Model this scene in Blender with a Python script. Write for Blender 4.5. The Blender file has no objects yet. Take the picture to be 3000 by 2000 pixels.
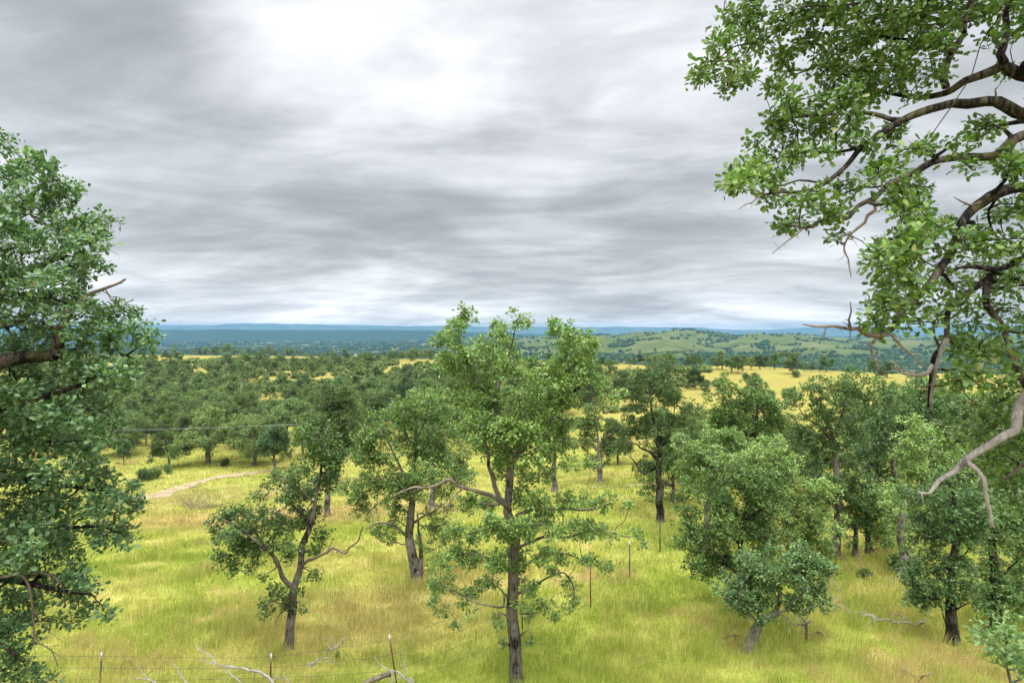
import bpy, math
import numpy as np

# ------------------------------------------------------------------ scene, camera
scene = bpy.context.scene
COL = scene.collection
F = 3000 * 20.0 / 36.0            # focal length in photograph pixels (20 mm lens)
HORIZON = 972.0
PITCH = math.atan((1000 - HORIZON) / F)
CP, SP = math.cos(PITCH), math.sin(PITCH)


def at(px, py, d):
    """World point seen at pixel (px, py) at ground distance d (metres along +Y)."""
    u, v = (px - 1500) / F, (1000 - py) / F
    k = d / (CP + v * SP)
    return np.array([u * k, d, (-SP + v * CP) * k])


# ------------------------------------------------------------------ numpy noise
def vnoise(x, y, seed=0):
    x = np.asarray(x, float); y = np.asarray(y, float)
    xi = np.floor(x).astype(np.int64); yi = np.floor(y).astype(np.int64)
    fx, fy = x - xi, y - yi
    fx = fx * fx * fx * (fx * (fx * 6 - 15) + 10); fy = fy * fy * fy * (fy * (fy * 6 - 15) + 10)

    def h(a, b):
        n = (a * 374761393 + b * 668265263 + seed * 974634777) & 0xFFFFFFFF
        n = ((n ^ (n >> 13)) * 1274126177) & 0xFFFFFFFF
        n = n ^ (n >> 16)
        return (n & 0xFFFF) / 32767.5 - 1.0
    a = h(xi, yi); b = h(xi + 1, yi); c = h(xi, yi + 1); d = h(xi + 1, yi + 1)
    return (a * (1 - fx) + b * fx) * (1 - fy) + (c * (1 - fx) + d * fx) * fy


def fbm(x, y, oct=4, seed=0, gain=0.5):
    s, a = 0.0, 1.0
    for k in range(oct):
        s = s + a * vnoise(x * 2 ** k + 17.3 * k, y * 2 ** k - 9.1 * k, seed + k)
        a *= gain
    return s


def smooth(a, b, x):
    t = np.clip((x - a) / (b - a), 0, 1)
    return t * t * (3 - 2 * t)


# ------------------------------------------------------------------ terrain
NEAR = [(0, -1.7), (4, -4.25), (8, -6.6), (12, -8.2), (14, -8.72), (16, -9.05)]
PROFILES = {
    -0.90: NEAR + [(20, -9.7), (30, -11.6), (45, -15), (65, -18.6), (85, -20.6), (110, -22), (160, -22.6), (250, -20.4), (340, -17.6), (385, -16.4), (410, -16.4), (470, -20), (600, -40), (800, -75)],
    -0.40: NEAR + [(20, -9.7), (30, -11.4), (45, -14.6), (65, -18.0), (85, -20.0), (110, -21.4), (160, -22.2), (250, -20.2), (340, -17.6), (385, -16.4), (410, -16.4), (470, -20), (600, -40), (800, -75)],
    0.00: NEAR + [(20, -9.8), (27, -10.5), (35, -11.6), (50, -13.5), (70, -16), (100, -18), (150, -19.2), (220, -18), (285, -14.6), (310, -14.0), (340, -15), (450, -28), (600, -48), (800, -78)],
    0.40: NEAR + [(20, -9.5), (30, -10.8), (45, -12.6), (70, -14.3), (110, -15.2), (160, -14.6), (200, -13.4), (225, -13.1), (250, -13.8), (330, -24), (500, -50), (800, -80)],
    0.90: NEAR + [(20, -9.2), (30, -10.2), (60, -12.4), (100, -13.4), (140, -13.7), (170, -14.0), (200, -16), (300, -28), (500, -52), (800, -82)],
}
US = np.linspace(-1.5, 1.5, 121)
SS = np.linspace(math.log(4.0), math.log(1404.0), 900)


def _table():
    ks = sorted(PROFILES)
    prof = []
    for k in ks:
        d, z = zip(*PROFILES[k])
        zz = np.interp(np.exp(SS) - 4, d, z)
        w = np.exp(-0.5 * (np.arange(-40, 41) / 9.0) ** 2); w /= w.sum()
        zz = np.convolve(np.pad(zz, 40, mode='edge'), w, 'valid')
        prof.append(zz)
    prof = np.array(prof)
    t = np.array([np.interp(US, ks, prof[:, i]) for i in range(len(SS))]).T
    w = np.exp(-0.5 * (np.arange(-10, 11) / 3.5) ** 2); w /= w.sum()
    tp = np.pad(t, ((10, 10), (0, 0)), mode='edge')
    return sum(w[i] * tp[i:i + len(US)] for i in range(21))


TAB = _table()


def height(x, y):
    x = np.asarray(x, float); y = np.asarray(y, float)
    yy = np.clip(y, 0, 1395)
    u = np.clip(x / np.maximum(yy, 6.0), -1.49, 1.49)
    fu = (u - US[0]) / (US[1] - US[0]); fs = (np.log(yy + 4) - SS[0]) / (SS[1] - SS[0])
    iu = np.clip(fu.astype(int), 0, len(US) - 2); isx = np.clip(fs.astype(int), 0, len(SS) - 2)
    a = fu - iu; b = fs - isx
    z = (TAB[iu, isx] * (1 - a) * (1 - b) + TAB[iu + 1, isx] * a * (1 - b) + TAB[iu, isx + 1] * (1 - a) * b + TAB[iu + 1, isx + 1] * a * b)
    z = z + np.where(y < 0, -0.0 * y, 0)
    far = smooth(30, 90, y)
    z = z + 0.10 * fbm(x / 4.0, y / 4.0, 3, 3) * (1 - 0.3 * far) + 0.35 * far * fbm(x / 22.0, y / 22.0, 3, 11)
    z = z + 0.9 * smooth(90, 150, y) * (1 - smooth(270, 350, y)) * fbm(x / 45.0, y / 45.0, 2, 21)
    return z


def hgt(x, y):
    return float(height(np.array([x]), np.array([y]))[0])


def ground_at(px, py, dmin=9.0, dmax=600.0):
    """Where the sight line through a pixel meets the ground."""
    ds = np.exp(np.linspace(math.log(dmin), math.log(dmax), 1500))
    r = at(px, py, 1.0)
    diff = r[2] * ds - height(r[0] * ds, ds)
    k = np.argmax(diff < 0)
    if diff[k] >= 0: k = int(np.argmin(diff))
    d = ds[k]
    return np.array([r[0] * d, d, hgt(r[0] * d, d)])


# ------------------------------------------------------------------ materials
class NT:
    def __init__(self, tree):
        self.t = tree; self.n = tree.nodes; self.l = tree.links

    def node(self, typ, **kw):
        n = self.n.new(typ)
        for k, v in kw.items(): setattr(n, k, v)
        return n

    def put(self, sock, v):
        if isinstance(v, bpy.types.NodeSocket): self.l.new(v, sock)
        else: sock.default_value = v

    def math(self, op, a, b=0.0, c=0.0, clamp=False):
        n = self.node('ShaderNodeMath', operation=op, use_clamp=clamp)
        self.put(n.inputs[0], a); self.put(n.inputs[1], b); self.put(n.inputs[2], c)
        return n.outputs[0]

    def vmath(self, op, a, b=(0, 0, 0)):
        n = self.node('ShaderNodeVectorMath', operation=op)
        self.put(n.inputs[0], a); self.put(n.inputs[1], b)
        return n.outputs['Value'] if op in ('DOT_PRODUCT', 'LENGTH', 'DISTANCE') else n.outputs[0]

    def noise(self, vec, scale, detail=3.0, rough=0.5, dist=0.0):
        n = self.node('ShaderNodeTexNoise')
        self.put(n.inputs['Vector'], vec); n.inputs['Scale'].default_value = scale
        n.inputs['Detail'].default_value = detail; n.inputs['Roughness'].default_value = rough
        n.inputs['Distortion'].default_value = dist
        return n.outputs['Fac']

    def ramp(self, fac, stops):
        n = self.node('ShaderNodeValToRGB'); e = n.color_ramp.elements
        while len(e) < len(stops): e.new(0.5)
        for k, (p, c) in enumerate(stops):
            e[k].position = p; e[k].color = (c[0], c[1], c[2], 1)
        self.put(n.inputs[0], fac)
        return n.outputs[0]

    def mix(self, fac, a, b, blend='MIX'):
        n = self.node('ShaderNodeMix', data_type='RGBA', blend_type=blend)
        self.put(n.inputs[0], fac)
        for s, v in ((n.inputs[6], a), (n.inputs[7], b)):
            self.put(s, v if isinstance(v, bpy.types.NodeSocket) else (v[0], v[1], v[2], 1))
        return n.outputs[2]

    def maprange(self, v, a, b, c=0.0, d=1.0):
        n = self.node('ShaderNodeMapRange', interpolation_type='SMOOTHSTEP')
        self.put(n.inputs[0], v)
        for k, x in enumerate((a, b, c, d)): n.inputs[k + 1].default_value = x
        return n.outputs[0]


def new_mat(name):
    m = bpy.data.materials.new(name); m.use_nodes = True
    m.node_tree.nodes.clear()
    nt = NT(m.node_tree)
    out = nt.node('ShaderNodeOutputMaterial')
    return m, nt, out


def principled(nt, color, rough=0.9, spec=0.1, normal=None):
    b = nt.node('ShaderNodeBsdfPrincipled')
    nt.put(b.inputs['Base Color'], color if isinstance(color, bpy.types.NodeSocket) else (*color, 1))
    nt.put(b.inputs['Roughness'], rough)
    b.inputs['Specular IOR Level'].default_value = spec
    if normal is not None: nt.l.new(normal, b.inputs['Normal'])
    return b


def bump(nt, h, strength=0.5, dist=0.05):
    n = nt.node('ShaderNodeBump'); n.inputs['Strength'].default_value = strength
    n.inputs['Distance'].default_value = dist
    nt.l.new(h, n.inputs['Height'])
    return n.outputs[0]


def grass_colour(nt):
    """Meadow colour by place: green, yellow-green, straw and reddish seed-head patches."""
    pos = nt.node('ShaderNodeNewGeometry').outputs['Position']
    n1 = nt.noise(pos, 0.075, 4, 0.55, 0.6)
    n2 = nt.noise(pos, 0.42, 5, 0.6, 0.3)
    n3 = nt.noise(nt.vmath('MULTIPLY', pos, (1.0, 0.55, 1.0)), 3.4, 4, 0.7)
    f = nt.math('ADD', nt.math('MULTIPLY', n1, 0.42), nt.math('ADD', nt.math('MULTIPLY', n2, 0.34), nt.math('MULTIPLY', n3, 0.24)))
    base = nt.ramp(f, [(0.36, GREEN), (0.46, YGREEN), (0.55, YELLOW), (0.63, STRAW)])
    tuft = nt.noise(nt.vmath('ADD', pos, (13, 5, 2)), 1.9, 4, 0.7, 0.4)
    base = nt.mix(1.0, base, nt.ramp(tuft, [(0.30, (0.66, 0.74, 0.6)), (0.48, (1.0, 1.0, 1.0)), (0.70, (1.16, 1.12, 1.3))]), 'MULTIPLY')
    # reddish brown seed heads
    r1 = nt.noise(nt.vmath('ADD', pos, (31, 7, 0)), 0.16, 4, 0.6, 0.8)
    r2 = nt.noise(nt.vmath('ADD', pos, (3, 77, 0)), 1.1, 4, 0.6)
    red = nt.maprange(nt.math('ADD', nt.math('MULTIPLY', r1, 0.6), nt.math('MULTIPLY', r2, 0.4)), 0.52, 0.62)
    # broad reddish swath and the dry pale belt beside the dirt track
    p1 = ground_at(800, 1510); p2 = ground_at(1100, 1800); p3 = ground_at(720, 1440)

    def blob(p, sx, sy):
        d = nt.vmath('MULTIPLY', nt.vmath('SUBTRACT', pos, tuple(p)), (1 / sx, 1 / sy, 0))
        return nt.maprange(nt.vmath('LENGTH', d), 1.0, 0.2)
    sw = nt.math('MULTIPLY', nt.math('MAXIMUM', blob(p1, 17, 9), nt.math('MULTIPLY', blob(p2, 7, 6), 0.55)), nt.maprange(r2, 0.15, 0.5))
    red = nt.math('MULTIPLY', nt.math('MAXIMUM', nt.math('MULTIPLY', red, 0.75), sw), 0.85)
    c = nt.mix(red, base, RUSSET)
    dry = nt.math('MULTIPLY', blob(p3, 18, 9), nt.maprange(n2, 0.35, 0.6))
    c = nt.mix(nt.math('MULTIPLY', dry, 0.7), c, PALE)
    shade_green = nt.math('MULTIPLY', blob(ground_at(430, 1640), 11, 7), nt.maprange(n2, 0.7, 0.4))  # green patch with the shadow tone under the left oak painted in
    c = nt.mix(nt.math('MULTIPLY', shade_green, 0.8), c, GREEN)
    # far slopes are riper
    sep = nt.node('ShaderNodeSeparateXYZ'); nt.l.new(pos, sep.inputs[0])
    ripe = nt.math('MULTIPLY', nt.maprange(sep.outputs[1], 70, 150), nt.maprange(n1, 0.2, 0.5))
    c = nt.mix(nt.math('MULTIPLY', nt.maprange(sep.outputs[1], 26, 60), 0.40), c, (0.262, 0.262, 0.066))      # mid-distance grass toned down with a darker straw mix
    return nt.mix(nt.math('MULTIPLY', ripe, 0.85), c, RIPE), pos


GREEN = (0.182, 0.245, 0.032); YGREEN = (0.270, 0.318, 0.052); YELLOW = (0.360, 0.355, 0.080)
STRAW = (0.455, 0.380, 0.150); RUSSET = (0.42, 0.285, 0.125); PALE = (0.50, 0.42, 0.19); RIPE = (0.250, 0.212, 0.066)


def ground_material():
    m, nt, out = new_mat('meadow_ground')
    c, pos = grass_colour(nt)
    fine = nt.noise(nt.vmath('MULTIPLY', pos, (1, 1, 0.3)), 9.0, 5, 0.7)
    mid = nt.noise(pos, 1.3, 5, 0.65)
    c = nt.mix(nt.maprange(fine, 0.3, 0.7, 0.5, 0.0), c, (0.16, 0.15, 0.03))
    c = nt.mix(1.0, c, (0.80, 0.78, 0.80), 'MULTIPLY')      # grass self-shade painted in: darkens the whole sheet
    h = nt.math('ADD', nt.math('MULTIPLY', fine, 0.5), mid)
    b = principled(nt, c, 1.0, 0.0, bump(nt, h, 0.7, 0.12))
    nt.l.new(b.outputs[0], out.inputs[0])
    return m


def blade_material():
    m, nt, out = new_mat('grass_blades')
    c, pos = grass_colour(nt)
    rnd = nt.node('ShaderNodeNewGeometry').outputs['Random Per Island']
    tint = nt.ramp(rnd, [(0.0, (0.62, 0.78, 0.6)), (0.35, (0.95, 1.0, 0.9)), (0.7, (1.15, 1.1, 1.1)), (0.92, (1.3, 1.15, 1.8)), (1.0, (1.45, 1.2, 2.6))])
    c = nt.mix(1.0, c, tint, 'MULTIPLY')
    d = nt.node('ShaderNodeBsdfDiffuse'); nt.l.new(c, d.inputs[0])
    t = nt.node('ShaderNodeBsdfTranslucent'); nt.l.new(c, t.inputs[0])
    mx = nt.node('ShaderNodeMixShader'); mx.inputs[0].default_value = 0.45
    nt.l.new(d.outputs[0], mx.inputs[1]); nt.l.new(t.outputs[0], mx.inputs[2])
    nt.l.new(mx.outputs[0], out.inputs[0])
    return m


def leaf_material(name, dark, mid, light, transl=0.24, spec=0.35, stand=False):
    m, nt, out = new_mat(name)
    g = nt.node('ShaderNodeNewGeometry')
    oi = nt.node('ShaderNodeObjectInfo')
    n = nt.noise(nt.vmath('ADD', g.outputs['Position'], (5, 0, 0)), 1.7, 3, 0.6)
    f = nt.math('ADD', nt.math('MULTIPLY', g.outputs['Random Per Island'], 0.52),
                nt.math('ADD', nt.math('MULTIPLY', n, 0.65), nt.math('MULTIPLY', nt.math('SUBTRACT', oi.outputs['Random'], 0.5), 0.42)))
    if stand:      # a whole wood: tone differs from tree to tree more than from leaf to leaf
        big = nt.noise(g.outputs['Position'], 0.13, 3, 0.65)
        f = nt.math('ADD', nt.math('MULTIPLY', g.outputs['Random Per Island'], 0.30), nt.math('ADD', nt.math('MULTIPLY', nt.maprange(big, 0.34, 0.66), 0.38),
                    nt.math('ADD', nt.math('MULTIPLY', n, 0.40), nt.math('MULTIPLY', nt.math('SUBTRACT', oi.outputs['Random'], 0.5), 0.50))))
    c = nt.ramp(f, [(0.22, dark), (0.58, mid), (0.92, light)])
    # a few yellowing leaves
    yl = nt.maprange(g.outputs['Random Per Island'], 0.965, 0.985)
    c = nt.mix(nt.math('MULTIPLY', yl, 0.65), c, (0.22, 0.17, 0.05))
    b = principled(nt, c, 0.5, spec)
    t = nt.node('ShaderNodeBsdfTranslucent')
    nt.l.new(nt.mix(1.0, c, (1.15, 1.5, 0.75), 'MULTIPLY'), t.inputs[0])
    mx = nt.node('ShaderNodeMixShader'); mx.inputs[0].default_value = transl
    nt.l.new(b.outputs[0], mx.inputs[1]); nt.l.new(t.outputs[0], mx.inputs[2])
    nt.l.new(mx.outputs[0], out.inputs[0])
    return m


def bark_material(name, dark, pale, bias=0.5, moss=0.0):
    m, nt, out = new_mat(name)
    tc = nt.node('ShaderNodeTexCoord').outputs['Object']
    st = nt.vmath('MULTIPLY', tc, (1, 1, 0.16))
    fis = nt.noise(st, 26, 4, 0.65, 0.4)
    big = nt.noise(tc, 1.3, 3, 0.6)
    blot = nt.noise(tc, 7.0, 4, 0.6)
    f = nt.math('ADD', nt.math('MULTIPLY', fis, 0.5), nt.math('ADD', nt.math('MULTIPLY', big, 0.6), nt.math('MULTIPLY', blot, 0.25)))
    c = nt.ramp(f, [(bias, dark), (bias + 0.10, tuple(0.5 * (a + b) for a, b in zip(dark, pale))), (bias + 0.25, pale)])
    if moss:
        mm = nt.maprange(nt.noise(nt.vmath('ADD', tc, (9, 9, 9)), 2.5, 3, 0.6), 0.55, 0.7)
        c = nt.mix(nt.math('MULTIPLY', mm, moss), c, (0.07, 0.065, 0.012))
    b = principled(nt, c, 0.95, 0.1, bump(nt, fis, 0.9, 0.03))
    nt.l.new(b.outputs[0], out.inputs[0])
    return m


def plain_material(name, a, b_, scale=8.0, rough=0.8, spec=0.2, bstr=0.3, metallic=0.0):
    m, nt, out = new_mat(name)
    tc = nt.node('ShaderNodeTexCoord').outputs['Object']
    n = nt.noise(tc, scale, 5, 0.65)
    c = nt.ramp(n, [(0.35, a), (0.65, b_)])
    b = principled(nt, c, rough, spec, bump(nt, n, bstr, 0.01))
    b.inputs['Metallic'].default_value = metallic
    nt.l.new(b.outputs[0], out.inputs[0])
    return m


MAT = dict(
    ground=ground_material(), blades=blade_material(),
    leaf_blue=leaf_material('blue_oak_leaf', (0.030, 0.065, 0.020), (0.086, 0.155, 0.047), (0.178, 0.270, 0.092)),
    leaf_deep=leaf_material('deep_oak_leaf', (0.018, 0.043, 0.016), (0.052, 0.106, 0.038), (0.125, 0.205, 0.078)),
    leaf_green=leaf_material('green_oak_leaf', (0.034, 0.068, 0.015), (0.094, 0.165, 0.034), (0.200, 0.292, 0.068)),
    leaf_light=leaf_material('light_oak_leaf', (0.050, 0.094, 0.024), (0.130, 0.210, 0.052), (0.235, 0.325, 0.090)),
    leaf_olive=leaf_material('far_oak_leaf', (0.034, 0.060, 0.018), (0.082, 0.130, 0.036), (0.155, 0.215, 0.060), 0.16, 0.15, True),
    leaf_shrub=leaf_material('shrub_leaf', (0.066, 0.094, 0.026), (0.130, 0.170, 0.048), (0.215, 0.26, 0.08), 0.16, 0.15, True),
    bark=bark_material('oak_bark', (0.012, 0.010, 0.008), (0.22, 0.19, 0.155), 0.57),
    bark_dark=bark_material('dark_oak_bark', (0.009, 0.008, 0.007), (0.13, 0.11, 0.085), 0.62, 0.25),
    bark_pale=bark_material('pale_oak_bark', (0.035, 0.03, 0.025), (0.25, 0.22, 0.18), 0.55),
    bark_limb=bark_material('limb_bark', (0.009, 0.0075, 0.006), (0.145, 0.118, 0.09), 0.66, 0.5),
    bark_far=bark_material('far_bark', (0.03, 0.026, 0.02), (0.17, 0.15, 0.12), 0.55),
    dead=bark_material('bleached_dead_wood', (0.075, 0.065, 0.055), (0.29, 0.265, 0.24), 0.46),
    dead_pale=bark_material('greyed_dead_wood', (0.05, 0.042, 0.035), (0.27, 0.24, 0.21), 0.5),
    dead_brown=bark_material('brown_dead_wood', (0.035, 0.026, 0.02), (0.20, 0.155, 0.12), 0.54),
    rust=plain_material('rusty_steel', (0.07, 0.024, 0.014), (0.12, 0.045, 0.024), 20, 0.85),
    green_steel=plain_material('weathered_green_steel', (0.03, 0.04, 0.028), (0.07, 0.08, 0.06), 14, 0.7),
    white_paint=plain_material('white_post_paint', (0.30, 0.30, 0.29), (0.46, 0.46, 0.45), 30, 0.7),
    wire=plain_material('rusted_wire', (0.05, 0.04, 0.035), (0.12, 0.10, 0.085), 12, 0.7),
    alu=plain_material('bright_conductor', (0.13, 0.13, 0.125), (0.2, 0.2, 0.19), 5, 0.5, 0.5),
    dirt=plain_material('bare_dirt', (0.16, 0.122, 0.072), (0.29, 0.228, 0.14), 0.9, 1.0, 0.0, 0.6),
)


# ------------------------------------------------------------------ mesh and object helpers
def mesh_from(name, verts, faces_by_size, mats, mat_ids=None, smooth_faces=False):
    """faces_by_size: list of (N, k) index arrays."""
    me = bpy.data.meshes.new(name)
    verts = np.ascontiguousarray(verts, dtype=np.float32)
    me.vertices.add(len(verts)); me.vertices.foreach_set('co', verts.ravel())
    fl = [np.asarray(f, np.int32) for f in faces_by_size if len(f)]
    idx = np.concatenate([f.ravel() for f in fl])
    tot = np.concatenate([np.full(len(f), f.shape[1], np.int32) for f in fl])
    start = np.concatenate([[0], np.cumsum(tot)[:-1]]).astype(np.int32)
    me.loops.add(len(idx)); me.loops.foreach_set('vertex_index', idx)
    me.polygons.add(len(tot)); me.polygons.foreach_set('loop_start', start)
    try: me.polygons.foreach_set('loop_total', tot)
    except Exception: pass
    if mat_ids is not None: me.polygons.foreach_set('material_index', np.asarray(mat_ids, np.int32))
    if smooth_faces is not False:
        s = np.ones(len(tot), bool) if smooth_faces is True else smooth_faces
        me.polygons.foreach_set('use_smooth', s)
    for m in (mats if isinstance(mats, (list, tuple)) else [mats]): me.materials.append(m)
    me.update(calc_edges=True); me.validate()
    return me


def link(name, data, parent=None, loc=None):
    o = bpy.data.objects.new(name, data); COL.objects.link(o)
    if parent is not None: o.parent = parent
    if loc is not None: o.location = tuple(float(v) for v in loc)
    return o


def tag(o, label=None, cat=None, group=None, kind=None):
    if label: o['label'] = label
    if cat: o['category'] = cat
    if group: o['group'] = group
    if kind: o['kind'] = kind
    return o


def catmull(pts, step=0.15):
    """Points and parameters along a smooth curve through pts (each row x,y,z,r)."""
    p = np.asarray(pts, float)
    if len(p) < 2: return p
    q = np.vstack([2 * p[0] - p[1], p, 2 * p[-1] - p[-2]])
    out = []
    for i in range(1, len(q) - 2):
        L = np.linalg.norm(q[i + 1][:3] - q[i][:3])
        n = max(1, int(math.ceil(L / step)))
        t = np.arange(n)[:, None] / n
        a, b, c, d = q[i - 1], q[i], q[i + 1], q[i + 2]
        out.append(0.5 * (2 * b + (c - a) * t + (2 * a - 5 * b + 4 * c - d) * t ** 2 + (3 * b - a - 3 * c + d) * t ** 3))
    out.append(p[-1:])
    out = np.vstack(out)
    out[:, 3] = np.maximum(out[:, 3], 0.001)
    return out


def tube(curve, sides, rng, rough=0.18, cap=True):
    """One continuous swept surface along curve rows (x,y,z,r)."""
    c = np.asarray(curve); n = len(c)
    tan = np.gradient(c[:, :3], axis=0); tan /= np.linalg.norm(tan, axis=1)[:, None] + 1e-9
    ref = np.array([1.0, 0, 0]) if abs(tan[0][0]) < 0.8 else np.array([0, 1.0, 0])
    us = np.zeros((n, 3)); u = ref
    for i in range(n):
        u = u - tan[i] * np.dot(u, tan[i]); u /= np.linalg.norm(u) + 1e-9
        us[i] = u
    vs = np.cross(tan, us)
    a = np.arange(sides) / sides * 2 * math.pi
    ph = rng.random() * 50
    lump = 1 + rough * vnoise(np.add.outer(np.arange(n) * 0.22, np.cos(a) * 1.3) + ph, np.add.outer(np.zeros(n), np.sin(a) * 1.3 + ph), 5) \
        + rough * 0.6 * vnoise(np.add.outer(np.arange(n) * 0.1, np.zeros(sides)) + ph, np.add.outer(np.zeros(n), np.arange(sides) * 1.7), 8)
    r = c[:, 3][:, None] * lump
    V = c[:, None, :3] + r[..., None] * (us[:, None, :] * np.cos(a)[None, :, None] + vs[:, None, :] * np.sin(a)[None, :, None])
    V = V.reshape(-1, 3)
    i = np.arange(n - 1)[:, None] * sides; j = np.arange(sides)[None, :]; j2 = (j + 1) % sides
    Q = np.stack([i + j, i + j2, i + sides + j2, i + sides + j], -1).reshape(-1, 4)
    T = np.zeros((0, 3), int)
    if cap:
        e = np.array([c[-1, :3] + tan[-1] * c[-1, 3] * 0.3, c[0, :3]])
        k = len(V); V = np.vstack([V, e])
        jj = np.arange(sides); b = (n - 1) * sides
        T = np.vstack([np.stack([b + jj, b + (jj + 1) % sides, np.full(sides, k)], -1), np.stack([(jj + 1) % sides, jj, np.full(sides, k + 1)], -1)])
    return V, Q, T


def frusta(p0, p1, r0, r1, sides=4):
    """Many thin twig segments at once."""
    d = p1 - p0; L = np.linalg.norm(d, axis=1)[:, None] + 1e-9; d = d / L
    p1 = p1 + d * np.minimum(L * 0.04, 0.01)
    ref = np.where(np.abs(d[:, 2:3]) < 0.9, np.array([[0, 0, 1.0]]), np.array([[1.0, 0, 0]]))
    u = np.cross(d, ref); u /= np.linalg.norm(u, axis=1)[:, None] + 1e-9
    v = np.cross(d, u)
    a = np.arange(sides) / sides * 2 * math.pi
    ring = u[:, None, :] * np.cos(a)[None, :, None] + v[:, None, :] * np.sin(a)[None, :, None]
    A = p0[:, None] + ring * r0[:, None, None]; B = p1[:, None] + ring * r1[:, None, None]
    V = np.concatenate([A, B], 1).reshape(-1, 3)
    b = np.arange(len(p0))[:, None] * 2 * sides; j = np.arange(sides)[None]
    j2 = (j + 1) % sides
    Q = np.stack([b + j, b + j2, b + sides + j2, b + sides + j], -1).reshape(-1, 4)
    return V, Q


def kinks(n, rng, every=3.2):
    """Crooked, angular offsets along a limb of n rings."""
    m = max(2, int(n / every) + 2); k = np.linspace(0, m - 1, n)
    return np.stack([np.interp(k, np.arange(m), rng.normal(size=m) * 0.75) for _ in range(3)], 1)


class MB:
    """Collects tubes and boxes; build() links them as one mesh object."""
    def __init__(self): self.v = []; self.q = []; self.t = []; self.n = 0

    def add(self, V, Q=None, T=None):
        self.v.append(V)
        if Q is not None and len(Q): self.q.append(Q + self.n)
        if T is not None and len(T): self.t.append(T + self.n)
        self.n += len(V)

    def mesh(self, name, mats, sm=True):
        return mesh_from(name, np.vstack(self.v), [np.vstack(self.q) if self.q else [], np.vstack(self.t) if self.t else []], mats, None, sm)


# leaf outlines: rows of (t along, half width), lobed like a blue oak
LOBED = [(0.0, 0.03), (0.16, 0.20), (0.28, 0.34), (0.40, 0.20), (0.55, 0.46), (0.66, 0.28), (0.82, 0.36), (1.0, 0.06)]
HEX = [(0.0, 0.03), (0.38, 0.30), (0.70, 0.40), (1.0, 0.05)]


def leaf_cards(c, size, rng, kind='fold', up=0.55, outward=None, wid=0.62):
    """Leaf faces at points c, lengths size. Each leaf has its own direction, fold and curl."""
    n = len(c)
    d = rng.normal(size=(n, 3)); d[:, 2] *= 0.6
    if outward is not None: d = d + outward * 1.1
    d /= np.linalg.norm(d, axis=1)[:, None] + 1e-9
    nr = rng.normal(size=(n, 3)) * (1 - up); nr[:, 2] += up * 1.2
    s = np.cross(d, nr); s /= np.linalg.norm(s, axis=1)[:, None] + 1e-9
    nr = np.cross(s, d)
    L = size[:, None]
    if kind == 'fold':
        f = rng.uniform(0.02, 0.20, (n, 1)); w = wid * 0.5
        P0 = c; P3 = c + d * L
        m = c + d * L * 0.58
        P1 = m - s * L * w + nr * L * f; P2 = m + s * L * w + nr * L * f
        V = np.stack([P0, P1, P3, P2], 1).reshape(-1, 3)
        b = np.arange(n)[:, None] * 4
        T = np.concatenate([b + np.array([[0, 2, 1]]), b + np.array([[0, 3, 2]])])
        return V, np.zeros((0, 4), int), T
    rows = LOBED if kind == 'lobed' else HEX
    k = len(rows); curl = rng.uniform(-0.25, 0.15, (n, 1)); f = rng.uniform(0.0, 0.5, (n, 1))
    vs = []
    for t, w in rows:
        m = c + d * L * t + nr * L * curl * t * t
        vs += [m - s * L * w * wid * 1.25 + nr * L * f * w * 0.6, m + s * L * w * wid * 1.25 + nr * L * f * w * 0.6]
    V = np.stack(vs, 1).reshape(-1, 3)
    b = np.arange(n)[:, None] * 2 * k
    Q = np.concatenate([b + np.array([[2 * i, 2 * i + 1, 2 * i + 3, 2 * i + 2]]) for i in range(k - 1)])
    return V, Q, np.zeros((0, 3), int)


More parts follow.
